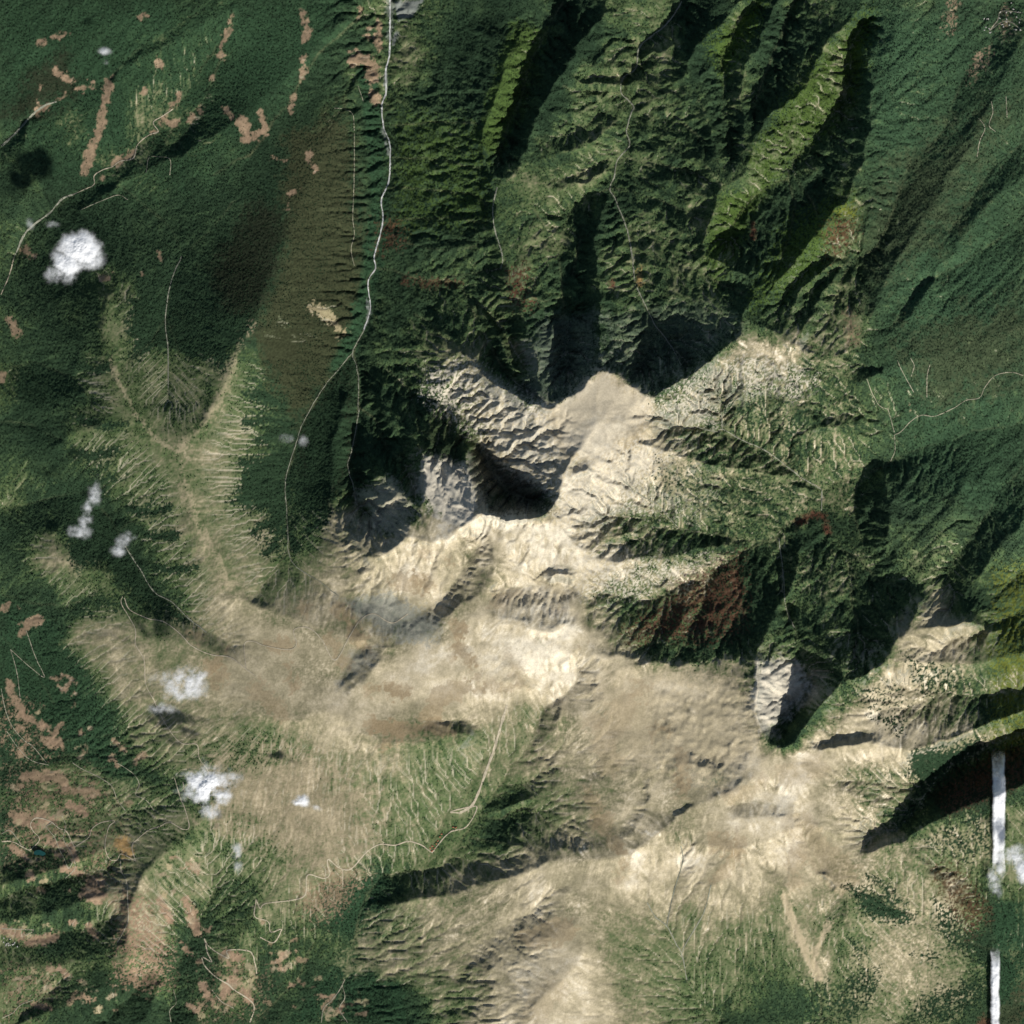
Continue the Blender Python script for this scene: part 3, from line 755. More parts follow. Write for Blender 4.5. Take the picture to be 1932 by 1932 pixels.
# meadows and clearings
for s, w in (('75,80 88,73', 5), ('97,70 130,63', 5), ('262,33 275,28', 5), ('436,30 432,50 420,80 415,105', 4), ('395,148 402,146', 2), ('195,205 190,235 175,270 158,325', 9),
             ('205,150 200,190', 8), ('150,165 172,160', 4), ('75,165 74,190', 4), ('105,130 130,150', 5), ('120,180 70,207', 6), ('215,305 245,292', 6), ('188,333', 8),
             ('337,178 325,200', 5), ('285,250 295,248', 6), ('310,225 300,232', 6), ('380,198 376,212', 4), ('425,208 435,218', 8), ('455,225 470,260', 10), ('460,265 495,250', 9),
             ('362,222', 5), ('315,232 330,232', 5), ('270,170', 6), ('300,120', 7), ('570,30 580,60 573,75', 7), ('572,105 570,110', 5), ('572,135 566,148', 7), ('555,180 548,220', 4),
             ('492,215 500,245 488,265', 6), ('515,295 540,305', 4), ('553,365 560,360', 5), ('543,395 538,402', 5), ('680,15 678,28', 4), ('660,95 670,92', 6),
             ('670,110 690,110 705,140', 13), ('703,175 708,185', 8), ('695,50 690,65', 3), ('714,40 716,90', 6), ('583,290 595,320', 3), ('40,468 60,480', 9), ('300,480 308,492', 6),
             ('270,520', 4), ('193,528 205,525', 8), ('15,605 30,625', 9), ('0,720 5,705', 8), ('70,1168 45,1185 40,1195', 8), ('15,1140 5,1150', 4), ('33,1150', 4),
             ('120,1275 140,1285', 5), ('138,1330', 5), ('152,1385', 6), ('218,1400 230,1412', 7), ('210,1430 218,1445', 5), ('250,1445 270,1420', 4), ('95,1400 110,1370', 6),
             ('80,1400 110,1400', 9), ('40,1350 60,1360', 8), ('15,1290 20,1310 50,1360', 7), ('120,1490 190,1500', 7), ('20,1540 60,1545 75,1535', 9), ('45,1465 110,1470 120,1490', 10)):
    paint('S', 'P', s, w * .9, soft=2.5, ragged=8, amount=.85)
paint('S', 'A', '592,580 620,600 645,625', 8, soft=5, ragged=12, amount=.8, cov=0.85)
paint('S', 'K', '690,560 697,585 690,612', 2.5, soft=2, ragged=3)
paint('S', 'K', '728,130 727,165', 3, soft=2, ragged=3)
paint('S', 'K', '735,-10 738,30 734,70', 5, soft=4, ragged=6, amount=.7)
paint('S', 'K', '722,240 733,290', 2.2, soft=2, ragged=3, amount=.8)
paint('A', 'K', '742,0 800,-5 778,32 750,34', soft=3, ragged=3)
paint('S', 'K', '748,60 740,80', 4, soft=3, ragged=3)
for s, w in (('1800,5 1795,45', 12), ('1870,95 1840,140 1850,110', 9), ('1850,100 1830,150', 8), ('1900,15 1900,60', 10), ('1600,590 1610,640', 14), ('1720,770', 3)):
    paint('S', 'P', s, w, soft=5, ragged=12, cov=0.50, amount=.7)
# farmed south-west
paint('A', 'P', '0,1430 120,1440 200,1480 250,1580 240,1700 180,1690 130,1640 0,1640', soft=14, ragged=46, cov=0.22, amount=.9)
paint('A', 'P', '0,1320 60,1330 80,1420 40,1430 0,1400', soft=10, ragged=30, cov=0.42, amount=.9)
paint('A', 'P', '222,1690 265,1690 315,1780 315,1860 285,1870 220,1850', soft=4, ragged=10, cov=0.7)
paint('S', 'Q', '228,1590 238,1610', 11, soft=8, ragged=8, amount=.9)
paint('A', 'P', '560,1700 620,1640 690,1650 640,1720 580,1740', soft=8, ragged=16, cov=0.75, amount=.7)
paint('A', 'P', '370,1830 470,1800 520,1850 480,1932 380,1932', soft=14, ragged=44, cov=0.2, amount=.8)
paint('A', 'P', '0,1820 100,1820 110,1880 40,1932 0,1932', soft=14, ragged=30, cov=0.25, amount=.9)
paint('A', 'P', '160,1650 200,1660 185,1700 150,1695', soft=6, ragged=10)
for s, w in (('30,1550 60,1560 100,1548', 7), ('90,1590 130,1600 140,1620', 7), ('20,1600 45,1620', 6), ('115,1640 150,1650', 6), ('130,1520 160,1535', 7), ('300,1700 320,1740', 7), ('350,1700 370,1760', 8), ('340,1780 355,1800', 5), ('425,1800 450,1810', 8), ('440,1850 420,1880', 9), ('380,1860 390,1880', 5), ('455,1870 470,1890', 7), ('355,1900 370,1910', 5), ('60,1900 90,1905', 6), ('110,1830 125,1845', 5), ('0,1755 35,1770', 9), ('50,1780 100,1770 80,1780', 8), ('165,1890', 6), ('200,1990', 5), ('165,1750 180,1770', 6), ('645,1900 640,1910', 6), ('200,1985', 4)):
    paint('S', 'P', s, w, soft=3, ragged=5, cov=0.85)
# small fields and pastures cut out of the south-western woods
fr = random.Random(12)
for bx, by, sx_, sy_, cnt in ((75, 1560, 70, 60, 46), (60, 1500, 55, 22, 16), (190, 1510, 40, 28, 12), (45, 1380, 38, 45, 16), (150, 1420, 40, 30, 8), (60, 1650, 45, 28, 10), (180, 1690, 30, 25, 8), (70, 1760, 60, 22, 14), (60, 1850, 60, 30, 18),
                            (330, 1660, 45, 40, 16), (360, 1760, 18, 50, 12), (440, 1840, 45, 40, 34), (520, 1800, 40, 40, 14), (400, 1905, 40, 22, 12), (170, 1890, 50, 30, 10), (640, 1900, 40, 25, 14), (560, 1860, 30, 40, 10), (120, 1290, 25, 18, 6)):
    for _ in range(cnt):
        px_, py_ = fr.gauss(bx, sx_ * .6), fr.gauss(by, sy_ * .6)
        an, ln = fr.uniform(-.9, .5), fr.uniform(2, 13)
        paint('S', fr.choice('PPPAV'), '%.1f,%.1f %.1f,%.1f' % (px_, py_, px_ + ln * math.cos(an), py_ + ln * math.sin(an)), fr.uniform(1.2, 4.5), soft=2, ragged=6, amount=fr.uniform(.55, .95))
# rock where it is steep and open, and gentle mottling of everything open

open_ = 1 - wood
rock = sstep(0.9, 1.6, SL) * open_ * sstep(190, 230, H)
def mix(mask, key):
    global cover
    cover = cover + (COL[key] - cover) * mask[..., None]
mix(rock * .5, 'K')
trail = np.clip(.55 + 1.2 * fbm(X, Y, 50, 3, 700), 0, 1) * (.35 + .65 * region(420, -90, 1660, 1990, 60))
mix(BED * trail * .42, 'O')
mix(CREST * trail * .25 * sstep(1.5, 4.0, opn), 'T')
mix(vein * open_ * sstep(.25, .5, SL) * .4, 'W')
cover *= (1 + (.12 * n_mid + .08 * n_fine + .05 * (n_px - .5) + .045 * lic + .05 * lic2) * (1 - .4 * wood))[..., None]
cover *= (1 + (.30 * n_big + .22 * n_f2 + .4 * (n_px - .5)) * wood)[..., None]
hazy_east = region(1650, -90, 1990, 1080, 60)[..., None]            # paler eastern ground, with haze put into the colour
cover = cover * (1 + .28 * hazy_east) + hazy_east * np.array([.004, .003, .003], f32)
cover = np.clip(cover, 0.003, 0.9)

# tree tops roughen the wooded ground
H = H + wood * (n_px - 0.5) * 2.3 + (1 - wood) * sstep(.3, .7, SL) * (n_px - .5) * .9

def ground(x, y):
    return bilin(H, (np.asarray(x, f32) - LO) / DS, (np.asarray(y, f32) - LO) / DS)

def world(x, y, hh):
    return np.stack([(x - MID) * K, (MID - y) * K, hh * 10.0], -1)

# ------------------------------------------------------------------ materials
def material(name, build):
    m = bpy.data.materials.new(name); m.use_nodes = True
    build(m.node_tree, m.node_tree.nodes, m.node_tree.links, m.node_tree.nodes['Principled BSDF'])
    return m

def _ground(nt, n, l, b):
    a = n.new('ShaderNodeAttribute'); a.attribute_name = 'land_cover'
    tc = n.new('ShaderNodeTexCoord')
    n1 = n.new('ShaderNodeTexNoise'); n1.inputs['Scale'].default_value = 0.03; n1.inputs['Detail'].default_value = 6
    l.new(tc.outputs['Object'], n1.inputs['Vector'])
    r = n.new('ShaderNodeMapRange'); r.inputs[1].default_value = .3; r.inputs[2].default_value = .7; r.inputs[3].default_value = .88; r.inputs[4].default_value = 1.12
    l.new(n1.outputs[0], r.inputs[0])
    mx = n.new('ShaderNodeMix'); mx.data_type = 'RGBA'; mx.blend_type = 'MULTIPLY'; mx.inputs[0].default_value = 1
    l.new(a.outputs['Color'], mx.inputs[6]); l.new(r.outputs[0], mx.inputs[7])
    l.new(mx.outputs[2], b.inputs['Base Color'])
    b.inputs['Roughness'].default_value = .95; b.inputs['Specular IOR Level'].default_value = .05
M_ground = material('mountain_ground', _ground)

def plain(rgb, rough=.9, var=.25, scale=.02, spec=.1):
    def f(nt, n, l, b):
        tc = n.new('ShaderNodeTexCoord'); t = n.new('ShaderNodeTexNoise'); t.inputs['Scale'].default_value = scale; t.inputs['Detail'].default_value = 4
        l.new(tc.outputs['Object'], t.inputs['Vector'])
        cr = n.new('ShaderNodeValToRGB')
        cr.color_ramp.elements[0].position = .3; cr.color_ramp.elements[1].position = .7
        cr.color_ramp.elements[0].color = tuple(c * (1 - var) for c in rgb) + (1,); cr.color_ramp.elements[1].color = tuple(min(1, c * (1 + var)) for c in rgb) + (1,)
        l.new(t.outputs[0], cr.inputs[0]); l.new(cr.outputs[0], b.inputs['Base Color'])
        b.inputs['Roughness'].default_value = rough; b.inputs['Specular IOR Level'].default_value = spec
    return f
M_river = material('river_gravel', plain((.42, .42, .39), .6, .3, .01))
M_road = material('pale_gravel_road', plain((.37, .32, .23)))
M_track = material('earth_track', plain((.27, .25, .18)))
M_stream = material('stony_stream', plain((.22, .22, .165)))
M_pond = material('pond_water', plain((.01, .05, .045), .15, .2, .01, .5))
M_roof = material('red_roof', plain((.36, .14, .08)))
M_pale_roof = material('pale_roof', plain((.42, .40, .36)))
M_wall = material('pale_wall', plain((.6, .56, .48)))
M_tree = material('conifer_green', plain((.020, .040, .019), .9, .5, .004))

# ------------------------------------------------------------------ building meshes
def tag(o, label=None, cat=None, group=None, kind=None):
    if label: o['label'] = label
    if cat: o['category'] = cat
    if group: o['group'] = group
    if kind: o['kind'] = kind
    return o

def mesh_obj(name, verts, faces, mat, parent=None, smooth=True):
    """faces: (n, k) array"""
    me = bpy.data.meshes.new(name)
    verts = np.asarray(verts, f32); faces = np.asarray(faces, np.int32)
    me.vertices.add(len(verts)); me.vertices.foreach_set('co', verts.ravel())
    kk = faces.shape[1]
    me.loops.add(faces.size); me.loops.foreach_set('vertex_index', faces.ravel())
    me.polygons.add(len(faces)); me.polygons.foreach_set('loop_start', np.arange(0, faces.size, kk, dtype=np.int32))
    me.polygons.foreach_set('use_smooth', np.full(len(faces), smooth))
    me.update(calc_edges=True)
    me.materials.append(mat)
    o = bpy.data.objects.new(name, me); C.objects.link(o)
    if parent: o.parent = parent
    return o

# ground sheet: the dense map, then ever wider cells out to the horizon
out = np.cumsum(DS * 1.23 ** np.arange(1, 27))
full = np.concatenate([LO - out[::-1], ax, HI + out])
FX, FY = np.meshgrid(full, full)
cx, cy = np.clip(FX, LO, HI), np.clip(FY, LO, HI)
hh = bilin(H, (cx - LO) / DS, (cy - LO) / DS)
far = np.hypot(FX - cx, FY - cy)
hh = hh + (135 - hh) * sstep(0, 700, far) + sstep(10, 500, far) * (fbm(FX, FY, 420, 4, 905) * 70)
nn = len(full)
ii = np.clip(np.rint((cx - LO) / DS), 0, N - 1).astype(int); jj = np.clip(np.rint((cy - LO) / DS), 0, N - 1).astype(int)
cc = cover[jj, ii]
base_far = COL['F'] + (COL['U'] - COL['F']) * sstep(-.1, .5, fbm(FX, FY, 300, 4, 911))[..., None]
cc = cc + (base_far - cc) * sstep(0, 22, far)[..., None]
idx = np.arange(nn * nn, dtype=np.int32).reshape(nn, nn)
quads = np.stack([idx[1:, :-1], idx[1:, 1:], idx[:-1, 1:], idx[:-1, :-1]], -1).reshape(-1, 4)
terrain = mesh_obj('terrain', world(FX, FY, hh).reshape(-1, 3), quads, M_ground)
at = terrain.data.attributes.new('land_cover', 'FLOAT_COLOR', 'POINT')
at.data.foreach_set('color', np.concatenate([cc, np.ones((nn, nn, 1), f32)], -1).astype(f32).ravel())
tag(terrain, 'mountain ground of tan crests, rocky cirques and green valleys', kind='structure')

# ------------------------------------------------------------------ ribbons lying on the ground: rivers, streams, roads, tracks
def smooth_line(p, step=3.0, wob=0.0, seed=1):
    p = np.asarray(p, f32)
    q = [p[0]]
    P = np.vstack([2 * p[0] - p[1], p, 2 * p[-1] - p[-2]])
    for i in range(1, len(P) - 2):
        m = max(2, int(np.hypot(*(P[i + 1] - P[i])) / step))
        for t in np.linspace(0, 1, m + 1)[1:]:
            a, b, c, d = P[i - 1], P[i], P[i + 1], P[i + 2]
            q.append(.5 * (2 * b + (c - a) * t + (2 * a - 5 * b + 4 * c - d) * t * t + (3 * b - a - 3 * c + d) * t ** 3))
    q = np.array(q, f32)
    if wob:
        q[:, 0] += wob * fbm(q[:, 0], q[:, 1], 16, 2, seed); q[:, 1] += wob * fbm(q[:, 0], q[:, 1], 16, 2, seed + 50)
    return q

def ribbon(name, p, w, mat, label, lift=.55, wob=1.0, taper=(1, 1), seed=1):
    q = smooth_line(pts(p)[:, :2], 2.2, wob, seed)
    d = np.gradient(q, axis=0); d /= np.hypot(d[:, 0], d[:, 1])[:, None] + 1e-6
    nrm = np.stack([-d[:, 1], d[:, 0]], -1)
    s = np.linspace(0, 1, len(q)); ww = w * (taper[0] + (taper[1] - taper[0]) * s) * np.clip(1 + .8 * fbm(q[:, 0], q[:, 1], 16, 3, seed + 7), .35, 2)
    rows = []
    offs = (-1, -.5, 0, .5, 1)
    for k_ in offs:
        r = q + nrm * (ww * k_)[:, None]
        rows.append(world(r[:, 0], r[:, 1], ground(r[:, 0], r[:, 1]) + lift))
    v = np.stack(rows, 1); m = len(q); L = len(offs)
    ix = np.arange(m * L).reshape(m, L)
    top = np.stack([ix[:-1, :-1], ix[1:, :-1], ix[1:, 1:], ix[:-1, 1:]], -1).reshape(-1, 4)
    o = mesh_obj(name, v.reshape(-1, 3), top, mat)
    return tag(o, label, kind='structure')

ribbon('river', '735,-40 735,0 735,50 734,100 727,130 728,170 720,195 723,237 735,272 733,338 719,375 722,412 714,450 705,483 708,505 694,530 698,580 688,615 686,622', 1.25, M_river,
       'white gravelly river down the straight forested valley', taper=(1.1, .9))
ribbon('stream', '686,622 665,663 672,690 676,720 675,765 676,780 663,850 656,880 666,915 672,940', .8, M_stream, 'pale stream on from the head of the white river', wob=1.5)
ribbon('stream', '665,663 645,688 608,733 575,790 565,813 555,848 548,870 538,908 541,966 543,1010 545,1045 560,1070 600,1095 640,1125', .6, M_stream,
       'pale stony stream between dark forest and the western alps', wob=1.5)
ribbon('stream', '1288,0 1258,43 1208,85 1201,125 1176,145 1173,173 1196,198 1191,213 1183,245 1188,273 1166,300 1160,330 1151,356 1161,375 1181,425 1188,455 1193,483 1197,530', 1.1, M_stream,
       'winding stream below the two northern cirques', wob=1.2)
ribbon('stream', '1201,540 1226,593 1236,613 1266,653 1285,690', .9, M_stream, 'forked stream line inside the larger shadowed cirque', wob=1)
ribbon('stream', '1216,793 1266,800 1290,807 1316,806 1351,815 1363,810 1400,830 1449,853 1509,898 1551,923', .9, M_stream, 'stony stream under the speckled eastern slope', wob=1)
ribbon('stream', '1363,810 1361,783 1356,753 1341,715', .8, M_stream, 'side gully on the speckled eastern slope', wob=1)
ribbon('stream', '1176,908 1204,931 1241,953 1254,966 1266,981 1278,994', .9, M_stream, 'pale torrent below the white ridge', wob=1)
ribbon('stream', '1221,1702 1236,1729 1258,1747 1276,1782 1286,1799 1296,1849', .9, M_stream, 'pale stream meeting its fork on the southern meadows', wob=1)
ribbon('stream', '1284,1595 1288,1624 1273,1674 1263,1719 1258,1745', .9, M_stream, 'straight pale gully from the southern crest to the stream', wob=.6)
ribbon('stream', '1341,1669 1326,1724 1293,1782 1288,1797', .9, M_stream, 'right fork of the pale southern streams', wob=.6)
ribbon('stream', '25,483 45,440 65,420 90,402 105,385 118,372 135,366', 1.5, M_stream, 'pale river bend beside the large white cloud', wob=1)
ribbon('stream', '0,275 30,247 50,225 75,202 105,190', 1.6, M_stream, 'grey stream bed in the north-western woods', wob=1)
ribbon('stream', '318,733 317,658 312,603 322,533 342,483', .9, M_stream, 'thin stream in the bowl of the western alps', wob=.8)
ribbon('stream', '1470,1015 1474,1048 1479,1091 1481,1136 1486,1156 1499,1186', .9, M_stream, 'pale gully down the dark eastern forest slope', wob=.8)
ribbon('stream', '235,1030 265,1076 290,1116 325,1136 350,1161 390,1193', .9, M_stream, 'white stream along the edge of a dark wooded bank', wob=1)
ribbon('stream', '1551,963 1552,925', 1.0, M_stream, 'short white stream at the red-brown spur', wob=.4)
ribbon('stream', '938,353 930,390 933,430 948,483 945,507', 1.1, M_stream, 'pale stony strip along the central spur', wob=1)
# roads and tracks
ROADS = [
 ('road', '135,366 155,357 175,347 176,330 190,320 210,313 225,303 250,297 258,272 280,253 297,247 288,230 305,218 325,205', .95, 'pale road winding up the north-western valley'),
 ('road', '0,555 15,520 25,483', .9, 'pale road leaving the frame beside the large white cloud'),
 ('road', '232,1125 230,1140 255,1185 256,1215 272,1245 275,1290 290,1320 300,1345', .9, 'pale upland road running south from the road fork'),
 ('road', '235,1128 245,1150 280,1167 310,1173 340,1195 365,1220 400,1235 435,1240 465,1262 483,1275', .9, 'pale upland road curving across brown moor'),
 ('road', '300,1345 325,1385 345,1403 372,1405 376,1430 390,1450 400,1470', .8, 'pale road beneath the cloud shadow'),
 ('road', '465,1260 462,1215 480,1210 500,1218 545,1225 560,1215 555,1190 570,1183 590,1188 610,1210 633,1245 660,1200 680,1170 705,1158 740,1175 770,1158', .9, 'pale pass road zigzagging up to the grey hollow'),
 ('road', '956,1330 945,1370 930,1420 918,1452 905,1490 890,1520 868,1534', 2.6, 'broad straight tan track descending the green ridge'),
 ('road', '868,1534 850,1532 885,1523 900,1525 880,1560 850,1570 830,1590 815,1610', 1.2, 'pale hairpin road above the resort'),
 ('road', '815,1610 795,1595 770,1588 745,1595 715,1594 690,1610 662,1640 640,1638 620,1622 618,1632 622,1650 610,1658 580,1652 575,1690 545,1700 500,1706 490,1715 483,1698', 1.15, 'pale mountain road from the resort to the south-western farms'),
 ('road', '483,1698 480,1730 505,1740 510,1760 530,1755 515,1780 490,1770', 1.1, 'pale hairpin road below the tan farm slope'),
 ('road', '384,1773 390,1800 398,1817 380,1808 385,1825 405,1845 430,1860 440,1870 470,1890 478,1905 470,1932', 1.25, 'pale zigzag road among scattered farm plots'),
 ('road', '384,1773 395,1790 430,1810 428,1795 470,1797 480,1820 483,1840', 1.15, 'pale hairpin above the zigzag farm road'),
 ('road', '0,1590 20,1590 50,1605 60,1600 72,1585 60,1570 55,1557 65,1545 90,1550 110,1565 123,1570 138,1600', 1.0, 'pale farm road in the south-western fields'),
 ('road', '138,1600 165,1582 172,1565 190,1553 215,1550 205,1560 200,1575 197,1600 205,1622 220,1624 228,1612 255,1625', .95, 'pale road looping round the orange field'),
 ('road', '255,1625 248,1598 260,1583 280,1567 300,1560 320,1552 345,1565 357,1560 350,1530 340,1505 328,1465', .95, 'pale road climbing toward the white cloud'),
 ('road', '226,1624 228,1645 238,1665 240,1700 240,1740 220,1780', 1.0, 'pale lane down the middle of the tan farm tongue'),
 ('track', '0,1755 30,1756 60,1758 45,1768', .8, 'pale lane by the lower left fields'),
 ('track', '18,1226 30,1270 36,1320', .7, 'thin pale forest track, left leg of the zigzag'),
 ('track', '18,1226 50,1255 82,1278 65,1240 48,1190', .7, 'thin pale zigzag track in dark forest'),
 ('track', '0,1575 15,1568 30,1585 40,1600 55,1608', .8, 'thin pale lane beside the reservoir'),
 ('track', '95,1555 85,1562 100,1580 108,1600 118,1620 128,1640 136,1625', .8, 'winding pale lane east of the reservoir'),
 ('track', '115,1540 122,1560 118,1585 132,1610 140,1638 120,1660', .75, 'thin pale lane through broken fields'),
 ('track', '135,1440 150,1450 190,1470 210,1485 220,1510 235,1530', .75, 'thin pale lane down to the looping road'),
 ('track', '0,1300 8,1340 20,1370 40,1395 60,1410 85,1440', .75, 'thin pale track along the western farm edge'),
 ('track', '10,1380 30,1410 55,1435 90,1445', .7, 'short pale track joining the western farms'),
 ('track', '220,1440 250,1460 262,1480 255,1500 275,1510 290,1530', .75, 'thin pale lane beneath the sandy slope'),
 ('track', '345,1475 350,1500 365,1510 380,1520 398,1540', .75, 'thin pale lane under the bright white cloud'),
 ('track', '0,1925 20,1915 35,1900 60,1890', .75, 'thin pale lane in the lower left corner'),
 ('track', '320,1932 318,1910 330,1895 325,1870', .7, 'thin pale track in the southern forest valley'),
 ('track', '650,1850 640,1870 625,1890 610,1905 605,1932', .9, 'pale lane among forest clearings at the bottom'),
 ('track', '645,1860 650,1885 640,1905 655,1932', .8, 'pale lane fork among forest clearings at the bottom'),
 ('track', '398,1870 410,1885 420,1895 440,1905', .7, 'faint pale track below the zigzag farm road'),
 ('track', '1689,820 1700,815 1720,795 1740,783 1765,785 1800,770 1825,755 1850,750 1860,730 1880,708 1910,702 1932,708', .75, 'thin pale track along the eastern forest valley'),
 ('track', '1689,820 1690,850 1682,870', .7, 'short pale track south of the eastern junction'),
 ('track', '1676,770 1689,815', .7, 'short pale track north of the eastern junction'),
 ('track', '1635,715 1645,740 1660,765 1676,772', .7, 'pale gully track among eastern crags'),
 ('track', '1693,680 1705,705 1725,740', .7, 'thin pale gully line on the eastern slope'),
 ('track', '1718,675 1725,690 1720,710', .7, 'bright little landslip line on the eastern slope'),
 ('track', '1755,688 1750,710 1750,750', .7, 'rightmost pale gully line on the eastern slope'),
 ('track', '1870,55 1885,35 1890,20 1905,18 1932,22', 1.0, 'white road into the north-eastern village'),
 ('track', '1870,55 1895,38 1912,40 1930,55', 1.0, 'white road below the north-eastern village'),
 ('track', '1848,222 1860,240 1850,265 1845,295', .7, 'thin white switchback on the north-eastern wooded slope'),
 ('track', '1872,190 1875,210 1868,235 1880,247', .7, 'thin white switchback near the eastern edge'),
 ('track', '1900,180 1902,220', .7, 'short white track near the eastern edge'),
 ('track', '668,245 665,215 650,205 630,203', .6, 'thin grey track at the tip of the western spur'),
 ('track', '668,250 668,300 667,360 665,410 668,440 662,470 668,500', .6, 'thin grey track down the western spur'),
 ('track', '675,160 685,190', .6, 'tiny grey track above the western spur'),
 ('track', '150,395 190,378 222,367 240,376', .6, 'thin grey forest track south of the valley road'),
 ('track', '275,325 280,297 300,295 320,300 320,330', .6, 'thin grey forest track east of the valley road'),
]
for i, (nm, p, w, lab) in enumerate(ROADS):
    ribbon(nm, p, w * .85, M_road if nm == 'road' else M_track, lab, wob=.5, seed=200 + i, lift=.6)

# the little reservoir
def pond(x, y, rx, ry, label):
    n = 28; a = np.linspace(0, 2 * math.pi, n, endpoint=False)
    r = 1 + .25 * np.sin(2 * a + 1) + .12 * np.sin(3 * a)
    px, py = x + rx * r * np.cos(a), y + ry * r * np.sin(a)
    lvl = float(ground(px, py).max()) + .3
    v = np.vstack([world(px, py, np.full(n, lvl)), world(px, py, np.full(n, lvl - 6)), world(np.array([x]), np.array([y]), np.array([lvl]))])
    f = [[2 * n, i, (i + 1) % n, (i + 1) % n] for i in range(n)]
    o = bpy.data.meshes.new('pond')
    o.from_pydata(v.tolist(), [], [(2 * n, (i + 1) % n, i) for i in range(n)] + [(i, (i + 1) % n, n + (i + 1) % n, n + i) for i in range(n)])
    o.materials.append(M_pond)
    ob = bpy.data.objects.new('pond', o); C.objects.link(ob)
    return tag(ob, label, kind='structure')
pond(72, 1613 - 2, 9, 6, 'small dark teal reservoir among the farm fields')

# ------------------------------------------------------------------ forests: tree crowns scattered over the wooded ground
def forest(name, label, inside, count, seed):
    r = np.random.default_rng(seed)
    x0, y0, x1, y1 = inside
    x = r.uniform(x0, x1, count * 3).astype(f32); y = r.uniform(y0, y1, count * 3).astype(f32)
    fi, fj = (x - LO) / DS, (y - LO) / DS
    wv = bilin(wood, fi, fj)
    pick = np.flatnonzero(r.random(len(x)) < np.clip(wv, .0, 1) ** 1.5)[:count]
    x, y = x[pick], y[pick]; n = len(x)
    if n == 0: return
    s = r.uniform(.55, 1.15, n).astype(f32) * 1.15; ht = s * r.uniform(1.3, 2.4, n).astype(f32)
    g = ground(x, y)
    a0 = r.uniform(0, 6.28, n).astype(f32)
    vs = []
    for q in range(4):
        vs.append(world(x + s * np.cos(a0 + q * math.pi / 2), y + s * np.sin(a0 + q * math.pi / 2), g - .3))
    vs.append(world(x, y, g + ht))
    v = np.stack(vs, 1).reshape(-1, 3)
    b = (np.arange(n, dtype=np.int32) * 5)[:, None]
    f = np.concatenate([np.stack([b[:, 0] + (q + 1) % 4, b[:, 0] + q, b[:, 0] + 4], -1) for q in range(4)], 0)
    o = mesh_obj(name, v, f, M_tree, smooth=False)
    return tag(o, label, kind='stuff')
FORESTS = [('dark forest of the north-western valleys', (0, 0, 560, 620), 24000), ('forest lining both banks of the white river', (560, 0, 900, 760), 18000),
           ('green woods on the northern spurs', (900, 0, 1420, 620), 16000), ('woods along the north-eastern ridge and valley', (1420, 0, 1932, 560), 22000),
           ('broad eastern forest around the pale track', (1420, 560, 1932, 1080), 20000), ('trees dotted over the pale slopes below the tan summit', (1050, 620, 1420, 1090), 8000),
           ('dark woods of the shadowed eastern slopes', (1100, 1040, 1800, 1330), 10000), ('scattered woods of the south-eastern spurs', (1290, 1330, 1932, 1932), 12000),
           ('dark forest between the western streams', (420, 680, 1050, 1060), 8000), ('woods on the western flank of the alps', (0, 620, 420, 1320), 12000),
           ('forest among the south-western farms', (0, 1320, 740, 1932), 20000), ('trees in the southern gorge below the green ridge', (740, 1330, 1290, 1932), 6000)]
for i, (lab, box, cnt) in enumerate(FORESTS):
    forest('forest', lab, box, cnt, 50 + i)

# ------------------------------------------------------------------ clouds
def _cloud(nt, n, l, b):
    out_ = [q for q in n if q.type == 'OUTPUT_MATERIAL'][0]
    n.remove(b)
    a = n.new('ShaderNodeAttribute'); a.attribute_name = 'thickness'
    tc = n.new('ShaderNodeTexCoord')
    t = n.new('ShaderNodeTexNoise'); t.inputs['Scale'].default_value = .012; t.inputs['Detail'].default_value = 6
    l.new(tc.outputs['Object'], t.inputs['Vector'])
    r = n.new('ShaderNodeMapRange'); r.inputs[1].default_value = .3; r.inputs[2].default_value = .65; r.inputs[3].default_value = .93; r.inputs[4].default_value = 1.1
    l.new(t.outputs[0], r.inputs[0])
    m = n.new('ShaderNodeMath'); m.operation = 'MULTIPLY'; m.use_clamp = True
    l.new(a.outputs['Fac'], m.inputs[0]); l.new(r.outputs[0], m.inputs[1])
    d = n.new('ShaderNodeBsdfDiffuse'); d.inputs[0].default_value = (.9, .9, .9, 1)
    tr = n.new('ShaderNodeBsdfTranslucent'); tr.inputs[0].default_value = (.88, .88, .9, 1)
    md = n.new('ShaderNodeMixShader'); md.inputs[0].default_value = .3
    l.new(d.outputs[0], md.inputs[1]); l.new(tr.outputs[0], md.inputs[2])
    tp = n.new('ShaderNodeBsdfTransparent')
    mm = n.new('ShaderNodeMixShader')
    l.new(m.outputs[0], mm.inputs[0]); l.new(tp.outputs[0], mm.inputs[1]); l.new(md.outputs[0], mm.inputs[2])
    l.new(mm.outputs[0], out_.inputs[0])
M_cloud = material('cloud_vapour', _cloud)

